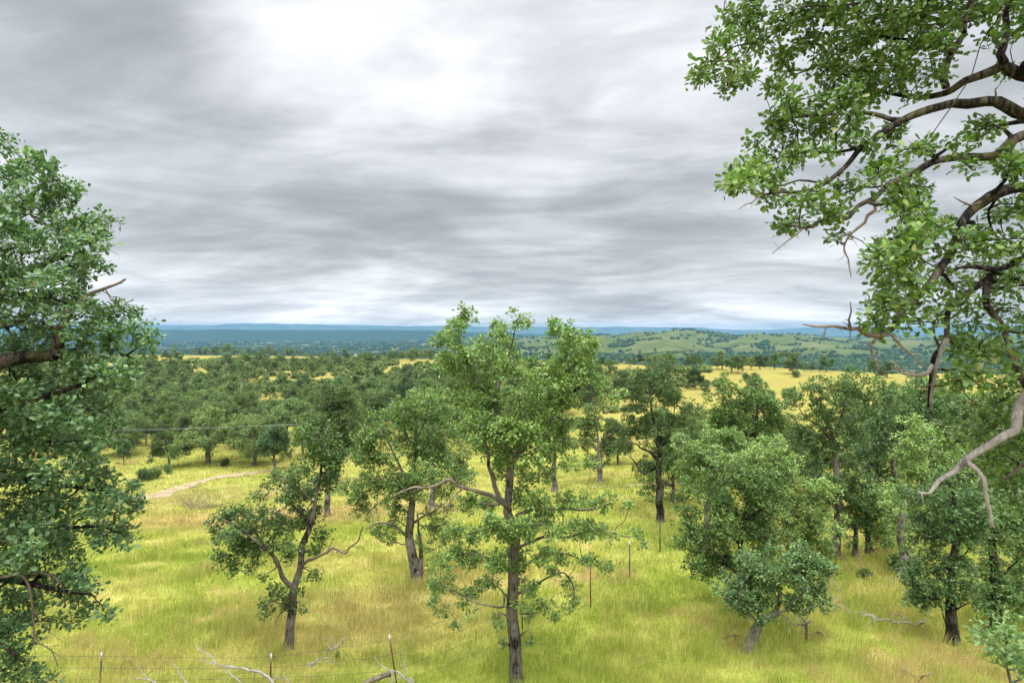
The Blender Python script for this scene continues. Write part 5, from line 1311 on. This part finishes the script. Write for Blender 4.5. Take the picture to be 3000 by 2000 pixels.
# grey leafless trees among the scrub
SNAGS = []
for k in range(3):
    r_ = np.random.default_rng(700 + k); mb = MB()
    twiggy(mb, [[0, 0, -.2, .16], [.1, .1, 1.6, .12], [.3 * (k - 1), .2, 3.4, .07], [.5 * (k - 1), .1, 5.0, .03]], r_, 6, 9, 2.0, depth=2)
    SNAGS.append(mb.mesh('dead_tree', MAT['dead']))
n_ = 0
for y, u in zip(np.sqrt(rngw.uniform(100 ** 2, 330 ** 2, 60)), rngw.uniform(-0.75, 0.25, 60)):
    x = u * y
    if any((x - c[0]) ** 2 + (y - c[1]) ** 2 < 16 for c in TREES) or n_ >= 24 or (u > -.1 and y < 120): continue
    o = link('dead_tree', SNAGS[n_ % 3], None, (x, y, hgt(x, y))); o.rotation_euler = (0, 0, float(rngw.uniform(0, 6.28))); n_ += 1
    q_ = float(rngw.uniform(.7, 1.25)); o.scale = (q_, q_, q_)
    tag(o, 'grey leafless dead tree among the scrub and woodland of the far slope', 'dead tree', 'dead trees on the far slope')

# trees far out on the valley floor and rolling hills: a mass of specks


def far_trees():
    rng = np.random.default_rng(12)
    t = (1 + 5 ** .5) / 2
    ico = np.array([[-1, t, 0], [1, t, 0], [-1, -t, 0], [1, -t, 0], [0, -1, t], [0, 1, t], [0, -1, -t], [0, 1, -t], [t, 0, -1], [t, 0, 1], [-t, 0, -1], [-t, 0, 1]]) / math.sqrt(1 + t * t)
    fa = np.array([[0, 11, 5], [0, 5, 1], [0, 1, 7], [0, 7, 10], [0, 10, 11], [1, 5, 9], [5, 11, 4], [11, 10, 2], [10, 7, 6], [7, 1, 8], [3, 9, 4], [3, 4, 2], [3, 2, 6], [3, 6, 8], [3, 8, 9], [4, 9, 5], [2, 4, 11], [6, 2, 10], [8, 6, 7], [9, 8, 1]])
    n = 90000
    y = np.exp(rng.uniform(math.log(560), math.log(5200), n)); u = rng.uniform(-1.0, 1.0, n); x = u * y
    z = far_height(x, y) - 12 * smooth(700, 440, y)
    e = 12.0
    lap = (far_height(x + 45, y) + far_height(x - 45, y) + far_height(x, y + 45) + far_height(x, y - 45)) / 4 - (z + 12 * smooth(700, 440, y))
    m = vnoise(x / 130, y / 130, 91) + 0.6 * vnoise(x / 45, y / 45, 92)
    low = smooth(-66, -84, z)
    p = 0.9 * low * smooth(-0.9, 0.1, m + 0.6) + (1 - low) * (0.9 * smooth(0.10, 0.75, m + lap * 0.10) + 0.9 * smooth(1.2, 3.5, lap))
    p = np.where((y > 2000) & (low > 0.5), 0.6 * p * smooth(0.1, -0.25, vnoise(x / 500, y / 160, 97)), p)
    keep = rng.random(n) < p * np.clip((y / 1500) ** 1.0, 0.35, 1.0)
    x, y, z = x[keep], y[keep], z[keep]; n = len(x)
    print('far trees', n)
    s = rng.uniform(3.2, 6.4, n) * (1 + 0.35 * smooth(2200, 5000, y))
    V = ico[None] * (1 + 0.3 * rng.normal(size=(n, 12, 1))) * s[:, None, None] * np.array([1.05, 1.05, 0.85])
    V[:, :, 2] = np.maximum(V[:, :, 2], -0.55 * s[:, None])
    V = V + np.stack([x, y, z + s * 0.75], -1)[:, None]
    T = (fa[None] + np.arange(n)[:, None, None] * 12).reshape(-1, 3)
    tag(link('distant_woods', mesh_from('distant_woods', V.reshape(-1, 3), [T], WOODS)), kind='stuff')


WOODS = leaf_material('distant_woods_leaf', (0.016, 0.032, 0.014), (0.032, 0.055, 0.022), (0.055, 0.085, 0.032), 0.0, 0.0)
far_trees()

# ================================================================== fence, wires, dead wood
rngf = np.random.default_rng(61)


def box(p0, p1, w, d):
    """Slim steel section from p0 to p1 (T shaped)."""
    mb = MB(); ax = p1 - p0
    for (a, b, ox, oy) in ((w, d * 0.25, 0, 0), (w * 0.25, d, 0, d * 0.5)):
        c = [(-a / 2 + ox, -b / 2 + oy), (a / 2 + ox, -b / 2 + oy), (a / 2 + ox, b / 2 + oy), (-a / 2 + ox, b / 2 + oy)]
        V = np.array([p + np.array([q[0], q[1], 0]) for p in (p0, p1) for q in c])
        mb.add(V, np.array([[0, 1, 5, 4], [1, 2, 6, 5], [2, 3, 7, 6], [3, 0, 4, 7], [4, 5, 6, 7], [3, 2, 1, 0]]))
    return mb


fence = link('wire_fence', None, None, (-3.0, 13.4, hgt(-3.0, 13.4)))
tag(fence, 'barbed wire fence on slim steel posts crossing the lower meadow', 'fence')
FO = np.array(fence.location)
#        top px, D, colour, white tip, lean px
POSTS = [(-420, 1895, 13.0, 'green_steel', 1, 0), (298, 1910, 13.2, 'green_steel', 1, -10), (794, 1914, 13.4, 'rust', 1, -3), (1140, 1858, 13.6, 'rust', 1, 26), (1530, 1700, 17.0, 'rust', 0, 0), (1730, 1613, 20.0, 'rust', 0, 1), (1845, 1545, 23.0, 'green_steel', 1, 0), (1934, 1518, 27.0, 'green_steel', 0, 0), (2040, 1480, 33.0, 'green_steel', 0, 0)]
TOPS, FEET = [], []
for px, py, d, col, tip, lean in POSTS:
    top = at(px, py, d); foot = at(px + lean, py, d); foot[2] = hgt(foot[0], d) - 0.1
    if top[2] - foot[2] > 1.6: top[2] = foot[2] + 1.6
    TOPS.append(top); FEET.append(foot)
    sw = 0.036 * max(1.0, d / 18)
    o = link('post', box(foot - FO, top - FO, sw, sw * 0.8).mesh('post', MAT[col], False), fence)
    o['label'] = 'rusty red steel post' if col == 'rust' else 'dark green steel post'
    if tip:
        a = top - (top - foot) / np.linalg.norm(top - foot) * 0.20
        link('painted_tip', box(a - FO, top - FO + np.array([0, 0, .004]), sw * 1.04, sw * 0.86).mesh('painted_tip', MAT['white_paint'], False), o)
for fr in (0.08, 0.34, 0.60, 0.84):
    mb = MB()
    for i in range(len(TOPS) - 1):
        a = TOPS[i] * (1 - fr) + FEET[i] * fr; b = TOPS[i + 1] * (1 - fr) + FEET[i + 1] * fr
        n = 14; t = np.linspace(0, 1, n)[:, None]
        p = a * (1 - t) + b * t; p[:, 2] -= (4 * t * (1 - t))[:, 0] * 0.03 + 0.006 * rngf.normal(size=n)
        dist = p[:, 1:2]
        mb.add(*tube(np.hstack([p - FO, 0.0036 * np.maximum(1, dist / 13)]), 5, rngf, 0.0, False))
        L = np.linalg.norm(b - a); k = int(L / 0.2); tt = (np.arange(k) + .5)[:, None] / max(1, k)
        q = a * (1 - tt) + b * tt; q[:, 2] -= (4 * tt * (1 - tt))[:, 0] * 0.03
        r = rngf.normal(size=(k, 3)); r /= np.linalg.norm(r, axis=1)[:, None]
        mb.add(*frusta(q - FO - r * 0.02, q - FO + r * 0.02, np.full(k, .0022), np.full(k, .0018), 3))
    link('wire', mb.mesh('wire', MAT['wire']), fence)

# power line: two conductors and the timber pole behind the oaks
pd = 60.0
pp = at(985, 1236, pd)
pz = hgt(pp[0], pd)
pole = link('utility_pole', None, None, (pp[0], pd, pz)); tag(pole, 'slim timber pole carrying the power lines, hidden by the oaks left of centre', 'utility pole')
mb = MB(); mb.add(*tube(catmull([[0, 0, -0.3, .11], [0, 0, (pp[2] - pz) * .5, .10], [0, 0, pp[2] - pz + 0.35, .085]], 0.5), 10, rngf, 0.04)); link('shaft', mb.mesh('shaft', MAT['bark_pale']), pole)
mb = MB(); mb.add(*tube(np.array([[-.0, -.8, pp[2] - pz - .05, .05], [0, .8, pp[2] - pz - .05, .05]]), 6, rngf, 0)); link('crossarm', mb.mesh('crossarm', MAT['bark_pale']), pole)
for off, yl, yr, dy, lb in ((0, 1257, 1236, -0.6, 'upper strand of the pale power line crossing the valley trees at left'), (1, 1259, 1247, 0.6, 'lower strand of the pale power line crossing the valley trees at left')):
    a = at(-700, yl + 6, 50.0); b = at(985, yr, pd + dy); m = at(345, yl, 56.0)
    b[2] = pp[2] - 0.02
    t = np.linspace(0, 1, 60)[:, None]
    p = a * (1 - t) + b * t; p[:, 2] -= (4 * t * (1 - t))[:, 0] * (0.35 + 0.22 * off)
    mb = MB(); mb.add(*tube(np.hstack([p - b, np.full((60, 1), 0.009)]), 5, rngf, 0, False))
    tag(link('power_line', mb.mesh('power_line', MAT['alu']), None, b), lb, 'power line', 'power lines')


def dead_branch(name, label, cat, strokes, mat, d=None, lift=0.0, seed=1, forks=5, fl=0.5, depth=2, z_off=None):
    """Fallen wood; strokes are (pixels, r0, r1). Lies on the ground unless a stroke rises above it."""
    rng = np.random.default_rng(seed); mb = MB(); base = None
    for pts, r0, r1 in strokes:
        rows = []
        for k, p in enumerate(pts):
            g = ground_at(p[0], p[1], 5.0) if len(p) == 2 else at(p[0], p[1], p[2])
            if base is None: base = np.array([g[0], g[1], hgt(g[0], g[1])])
            r = 0.78 * (r0 + (r1 - r0) * k / max(1, len(pts) - 1))
            z = g[2] if len(p) == 3 else g[2] + r * 0.6 + lift
            z = max(z, hgt(g[0], g[1]) + r * 0.4)
            rows.append([g[0] - base[0], g[1] - base[1], z - base[2], r])
        twiggy(mb, rows, rng, 7, forks, fl, depth=depth)
    return tag(link(name, mb.mesh(name, MAT[mat]), None, base), label, cat)


CB = crop(300, 1750, 2.352)
b = lambda x, y, d=None: (*CB(x, y), d) if d else CB(x, y)
dead_branch('fallen_branch', 'long pale bleached branch rising diagonally beside the rusty post, bottom left', 'fallen branch',
            [([b(1230, 640, 12.6), b(1190, 587, 12.7), b(1120, 530, 12.9), b(1040, 505, 13.1), b(990, 490, 13.3), b(900, 475, 13.5), b(800, 457, 13.8), b(740, 395, 14.0), b(690, 370, 14.2), b(640, 332, 14.4)], 0.045, 0.008),
             ([b(1000, 490, 13.3), b(900, 478, 13.5), b(780, 455, 13.4), b(720, 440, 13.5), b(660, 438, 13.6)], 0.02, 0.006), ([b(845, 470, 13.6), b(880, 520, 13.4), b(930, 560, 13.2), b(960, 590, 13.0)], 0.022, 0.008)], 'dead', seed=5, forks=5, fl=0.45)
dead_branch('fallen_branch', 'thin pale forked branch at the very bottom, left of the long bleached branch', 'fallen branch',
            [([b(380, 610, 12.9), b(340, 580, 13.0), b(290, 560, 13.1), b(240, 555, 13.2), b(195, 530, 13.3)], 0.025, 0.007), ([b(340, 580, 13.0), b(290, 530, 13.2), b(240, 470, 13.4)], 0.02, 0.006),
             ([b(600, 600, 12.8), b(560, 560, 13.0), b(530, 530, 13.2), b(500, 460, 13.4), b(465, 447, 13.5)], 0.022, 0.005), ([b(1290, 590, 12.8), b(1250, 545, 12.9), b(1195, 560, 12.9), b(1210, 470, 13.1)], 0.018, 0.005)], 'dead', seed=6, forks=4, fl=0.35)
dead_branch('fallen_branch', 'short thick grey broken branch with thin upturned twigs, below the leaning oak', 'fallen branch',
            [([b(1425, 475), b(1480, 440), b(1530, 400), b(1575, 360)], 0.075, 0.04), ([b(1575, 362, 15.4), b(1620, 330, 15.5), b(1650, 290, 15.6), b(1690, 265, 15.7)], 0.03, 0.006), ([b(1575, 365, 15.4), b(1550, 310, 15.5), b(1555, 260, 15.5)], 0.016, 0.005),
             ([b(1590, 350, 15.4), b(1605, 310, 15.5), b(1580, 260, 15.6)], 0.014, 0.005), ([b(1520, 425), b(1570, 435), b(1610, 460), b(1655, 470)], 0.03, 0.01), ([b(1720, 320, 15.8), b(1735, 275, 15.8)], 0.01, 0.004)], 'dead', seed=7, forks=5, fl=0.4)
dead_branch('fallen_branch', 'pale dead branch with upright forked twigs by the leaning rusty post', 'fallen branch',
            [([b(2150, 600, 12.9), b(2090, 560, 13.0), b(2050, 515, 13.1), b(1990, 500, 13.2), b(1940, 480, 13.3), b(1870, 405, 13.5)], 0.035, 0.008), ([b(2090, 560, 13.0), b(2085, 470, 13.1), b(2062, 360, 13.2)], 0.02, 0.006), ([b(2145, 600, 12.9), b(2140, 560, 12.9), b(2090, 555, 13.0)], 0.02, 0.01), ([b(1990, 500, 13.2), b(2000, 560, 13.0), b(1980, 600, 12.9)], 0.02, 0.01)], 'dead', seed=8, forks=5, fl=0.35)
dead_branch('log', 'short weathered orange-brown log lying at the bottom by the leaning rusty post', 'log',
            [([b(1790, 600, 12.95), b(1850, 575, 13.05), b(1920, 555, 13.15), b(1978, 530, 13.25)], 0.085, 0.075)], 'dead_brown', seed=9, forks=0, depth=0)
dead_branch('dead_twigs', 'small arched brown dead twigs in the grass near the left post', 'dead twigs',
            [([b(125, 490), b(140, 460, 14.6), b(180, 425, 14.6), b(200, 470)], 0.018, 0.007), ([b(310, 530), b(350, 500, 14.2), b(420, 470, 14.3)], 0.012, 0.005), ([b(600, 480, 14.4), b(630, 420, 14.6)], 0.012, 0.004)], 'dead_brown', seed=10, forks=6, fl=0.35)
CD = crop(2300, 1600, 3.36)
b = lambda x, y, d=None: (*CD(x, y), d) if d else CD(x, y)
dead_branch('fallen_branch', 'large grey fallen branch arching over the grass between the leaning oak and the black-trunked oak', 'fallen branch',
            [([b(1390, 830), b(1310, 800), b(1230, 760, 17.2), b(1150, 745, 17.4), b(1060, 742, 17.5), b(1030, 722, 17.5), b(900, 718, 17.6), b(840, 755)], 0.055, 0.02), ([b(1260, 775, 17.2), b(1210, 730, 17.3), b(1160, 685, 17.4), b(1080, 662, 17.5), b(1025, 685, 17.5)], 0.03, 0.008), ([b(1300, 790), b(1345, 755, 17.2), b(1365, 748, 17.2)], 0.07, 0.05),
             ([b(910, 718, 17.6), b(850, 680, 17.8), b(770, 650, 18.0), b(680, 655, 18.2), b(620, 630, 18.4), b(540, 575, 18.7), b(490, 535, 19.0)], 0.025, 0.006), ([b(900, 718, 17.6), b(830, 680, 17.7), b(760, 680, 17.8), b(680, 715)], 0.022, 0.008), ([b(920, 700, 17.6), b(925, 740), b(935, 775)], 0.02, 0.01), ([b(860, 660, 17.8), b(890, 710, 17.6)], 0.012, 0.008)], 'dead', seed=11, forks=4, fl=0.5)
dead_branch('dead_snag', 'broken blackened snag standing in the grass right of the low leaning oak', 'dead snag',
            [([b(205, 915), b(203, 830, 16.2), b(195, 760, 16.2), b(182, 700, 16.2)], 0.045, 0.02), ([b(110, 770, 16.1), b(180, 765, 16.2), b(250, 735, 16.2)], 0.03, 0.025), ([b(228, 740, 16.2), b(215, 800, 16.2), b(225, 850)], 0.022, 0.018), ([b(240, 870), b(310, 855), b(340, 845, 16.0), b(370, 880), b(400, 905)], 0.03, 0.01)], 'dead_brown', seed=12, forks=3, fl=0.3, depth=1)
dead_branch('fallen_branch', 'thin dark fallen stick on the left side of the low leaning oak', 'fallen branch', [([C5(450, 1365), C5(400, 1350), (*C5(380, 1352), 16.2), C5(340, 1365), C5(285, 1372)], 0.04, 0.015)], 'dead_brown', seed=13, forks=5, fl=0.4)
dead_branch('dead_twigs', 'two thin dark sticks in the tall grass at the bottom right', 'dead twigs', [([b(1135, 1195), b(1190, 1230, 13.8), b(1250, 1265, 13.7), b(1290, 1300)], 0.02, 0.01), ([b(1310, 1330), b(1370, 1275, 13.6), b(1445, 1235, 13.6)], 0.03, 0.018)], 'dead_brown', seed=14, forks=2, fl=0.2, depth=1)
dead_branch('dead_twigs', 'short pale stick near the bottom edge, left of the sapling', 'dead twigs', [([b(1500, 1280), b(1580, 1265), b(1670, 1240)], 0.02, 0.015)], 'dead', seed=15, forks=1, fl=0.1, depth=1)
dead_branch('fallen_branch', 'curved dark stick half sunk in the grass right of the tallest oak', 'fallen branch', [([(1868, 1958), (1890, 1945), (1920, 1940), (1955, 1943)], 0.02, 0.015)], 'dead_brown', seed=16, forks=2, fl=0.2, depth=1)
dead_branch('dead_shrub', 'tangled brown dead bush by the reddish swath left of the leaning oak', 'dead shrub',
            [([(560, 1492), (572, 1470, 50.5), (585, 1450, 50.5)], 0.06, 0.015)] + [([(560 + 4 * k, 1492), (530 + 18 * k, 1476, 50.6), (500 + 26 * k, 1466 + (k % 3) * 6, 50.8)], 0.045, 0.012) for k in range(8)], 'dead_brown', seed=17, forks=12, fl=1.6)
dead_branch('fallen_branch', 'thin grey branch lying on the dirt track at left', 'fallen branch', [([(555, 1428), (580, 1424, 62.0), (600, 1418, 62.0), (608, 1420)], 0.06, 0.02)], 'dead_brown', seed=18, forks=5, fl=1.0)

# ================================================================== light, sky, camera
def nt_vec(nt, v):
    n = nt.node('ShaderNodeCombineXYZ')
    for k in range(3): nt.l.new(v, n.inputs[k])
    return n.outputs[0]


SUN_EL, SUN_AZ = math.radians(66), math.radians(-30)      # behind the cloud above the view, a little to the left
w = bpy.data.worlds.new('World'); scene.world = w; w.use_nodes = True
w.node_tree.nodes.clear(); nt = NT(w.node_tree)
out = nt.node('ShaderNodeOutputWorld')
sky = nt.node('ShaderNodeTexSky', sky_type='NISHITA'); sky.sun_disc = False
sky.sun_elevation = SUN_EL; sky.sun_rotation = SUN_AZ
bg1 = nt.node('ShaderNodeBackground'); nt.l.new(sky.outputs[0], bg1.inputs[0]); bg1.inputs[1].default_value = 0.08
dirv = nt.vmath('NORMALIZE', nt.node('ShaderNodeTexCoord').outputs['Generated'])
sep = nt.node('ShaderNodeSeparateXYZ'); nt.l.new(dirv, sep.inputs[0])
zc = nt.math('MAXIMUM', sep.outputs[2], 0.0)
inv = nt.math('DIVIDE', 1.0, nt.math('ADD', zc, 0.20))
cmb = nt.node('ShaderNodeCombineXYZ')
nt.l.new(nt.math('MULTIPLY', sep.outputs[0], inv), cmb.inputs[0]); nt.l.new(nt.math('MULTIPLY', sep.outputs[1], inv), cmb.inputs[1])
pl = cmb.outputs[0]
# cloud deck: broad masses, streaked layers, fine wisps
rot = nt.node('ShaderNodeMapping'); nt.l.new(pl, rot.inputs[0]); rot.inputs['Rotation'].default_value = (0, 0, math.radians(14)); rot.inputs['Scale'].default_value = (0.72, 1.0, 1.0)
n1 = nt.noise(rot.outputs[0], 0.75, 6, 0.52, 0.7)
n2 = nt.noise(nt.vmath('MULTIPLY', rot.outputs[0], (0.85, 1.25, 1)), 1.6, 6, 0.54, 0.5)
n3 = nt.noise(nt.vmath('ADD', nt.vmath('MULTIPLY', pl, (0.8, 1.2, 1)), (7, 3, 0)), 5.5, 6, 0.56, 0.4)
wob = nt.node('ShaderNodeTexNoise'); wob.inputs['Scale'].default_value = 2.6; wob.inputs['Detail'].default_value = 4
nt.l.new(dirv, wob.inputs['Vector'])
wv = nt.node('ShaderNodeVectorMath', operation='MULTIPLY_ADD'); nt.l.new(wob.outputs['Color'], wv.inputs[0]); wv.inputs[1].default_value = (0.34, 0.34, 0.34); wv.inputs[2].default_value = (-0.17, -0.17, -0.17)
dw = nt.vmath('NORMALIZE', nt.vmath('ADD', dirv, wv.outputs[0]))
lay = nt.noise(nt.vmath('MULTIPLY', dirv, (2.6, 2.6, 23.0)), 1.0, 6, 0.56, 0.5)
lay = nt.math('MULTIPLY', nt.math('SUBTRACT', nt.maprange(lay, 0.36, 0.64), 0.5), nt.maprange(sep.outputs[2], 0.42, 0.12, 0.04, 0.22))
n1 = nt.math('ADD', nt.math('MULTIPLY', n1, 0.4), nt.math('MULTIPLY', nt.maprange(n1, 0.36, 0.64), 0.34)); n1 = nt.math('ADD', n1, 0.13)
n2 = nt.math('ADD', nt.math('MULTIPLY', n2, 0.35), nt.math('MULTIPLY', nt.maprange(n2, 0.38, 0.62), 0.28)); n2 = nt.math('ADD', n2, 0.185)
val = nt.math('ADD', nt.math('ADD', 0.585, lay), nt.math('ADD', nt.math('MULTIPLY', nt.math('SUBTRACT', n1, 0.5), 0.62), nt.math('ADD', nt.math('MULTIPLY', nt.math('SUBTRACT', n2, 0.5), 0.8), nt.math('MULTIPLY', nt.math('SUBTRACT', n3, 0.5), 0.26))))
for px, py, amp, rad in [(1020, 40, .27, 280), (1400, 60, .23, 280), (1700, 200, .15, 240), (1560, 345, .12, 110), (930, 230, .10, 110), (2080, 100, .10, 250), (700, -100, .15, 300),
                         (400, 250, -.17, 190), (230, 150, -.10, 170), (640, 370, -.16, 180), (850, 460, -.16, 200), (1130, 500, -.18, 200), (1450, 540, -.20, 200), (1750, 560, -.20, 220), (2000, 640, -.14, 220), (2300, 600, -.05, 260), (1560, 240, -.06, 100),
                         (110, 430, .08, 170), (330, 640, .12, 170), (100, 750, .06, 200), (900, 680, .09, 200), (1250, 740, .08, 200), (700, 860, .03, 260), (1500, 850, .06, 300), (1950, 800, .12, 220), (2400, 850, .08, 250)]:
    c = at(px, py, 1.0); c = c / np.linalg.norm(c)
    dot = nt.vmath('DOT_PRODUCT', dw, tuple(c)); s = (rad / F) ** 2
    e = nt.math('EXPONENT', nt.math('DIVIDE', nt.math('SUBTRACT', dot, 1.0), s))
    val = nt.math('ADD', val, nt.math('MULTIPLY', e, amp))
col = nt.ramp(val, [(0.18, (0.205, 0.216, 0.223)), (0.40, (0.268, 0.279, 0.287)), (0.58, (0.345, 0.356, 0.367)), (0.76, (0.44, 0.449, 0.468)), (0.95, (0.57, 0.57, 0.582))])
# sky near the horizon brightened and warmed to cancel the haze's blue tint
tau = nt.math('DIVIDE', 0.019, nt.math('MAXIMUM', sep.outputs[2], 0.018))
iT = nt.math('MINIMUM', nt.math('EXPONENT', tau), 3.2)
over = nt.math('SUBTRACT', iT, 1.0)
lowc = nt.vmath('SUBTRACT', nt.vmath('MULTIPLY', col, nt.vmath('ADD', (1, 1, 1), nt_vec(nt, over))), nt.vmath('MULTIPLY', (0.05, 0.135, 0.22), nt_vec(nt, over)))
col = nt.vmath('MAXIMUM', lowc, (0.02, 0.02, 0.02))
zen = nt.math('ADD', 1.0, nt.math('MULTIPLY', nt.maprange(sep.outputs[2], 0.52, 0.92), 5.4))   # overcast is brightest overhead; boosted further, out of view, to light the scene
back = nt.maprange(sep.outputs[1], 0.1, -0.5, 1.0, 3.4)  # unseen sky behind the camera brightened as added fill light
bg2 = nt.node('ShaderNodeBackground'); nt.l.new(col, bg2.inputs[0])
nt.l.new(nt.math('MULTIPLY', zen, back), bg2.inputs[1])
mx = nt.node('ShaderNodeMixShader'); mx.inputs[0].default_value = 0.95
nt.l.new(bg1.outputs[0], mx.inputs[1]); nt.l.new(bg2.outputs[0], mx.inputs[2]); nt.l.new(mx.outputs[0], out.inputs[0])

sd = bpy.data.lights.new('sun', 'SUN'); sd.energy = 1.25; sd.angle = math.radians(36); sd.color = (1.0, 0.965, 0.90)
so = link('sun', sd); so.rotation_euler = (math.radians(90) - SUN_EL, 0, -SUN_AZ + math.pi)
from mathutils import Vector
dv = Vector((math.sin(SUN_AZ) * math.cos(SUN_EL), math.cos(SUN_AZ) * math.cos(SUN_EL), math.sin(SUN_EL)))
so.rotation_euler = dv.to_track_quat('Z', 'Y').to_euler()

cd = bpy.data.cameras.new('camera'); cam = link('camera', cd)
cd.sensor_width = 36; cd.sensor_fit = 'HORIZONTAL'; cd.lens = 20
cd.clip_start = 0.05; cd.clip_end = 60000
cam.location = (0, 0, 0); cam.rotation_euler = (math.pi / 2 - PITCH, 0, 0)
scene.camera = cam

scene.view_settings.view_transform = 'Standard'; scene.view_settings.look = 'None'
scene.view_settings.exposure = 0.85; scene.view_settings.gamma = 1.0; scene.view_settings.use_curve_mapping = False
cy = scene.cycles
cy.max_bounces = 6; cy.diffuse_bounces = 2; cy.glossy_bounces = 1; cy.transmission_bounces = 2; cy.volume_bounces = 1; cy.transparent_max_bounces = 4
cy.caustics_reflective = False; cy.caustics_refractive = False
cy.use_adaptive_sampling = False
cy.use_denoising = True; cy.denoiser = 'OPENIMAGEDENOISE'; cy.denoising_input_passes = 'RGB_ALBEDO_NORMAL'; cy.denoising_prefilter = 'ACCURATE'
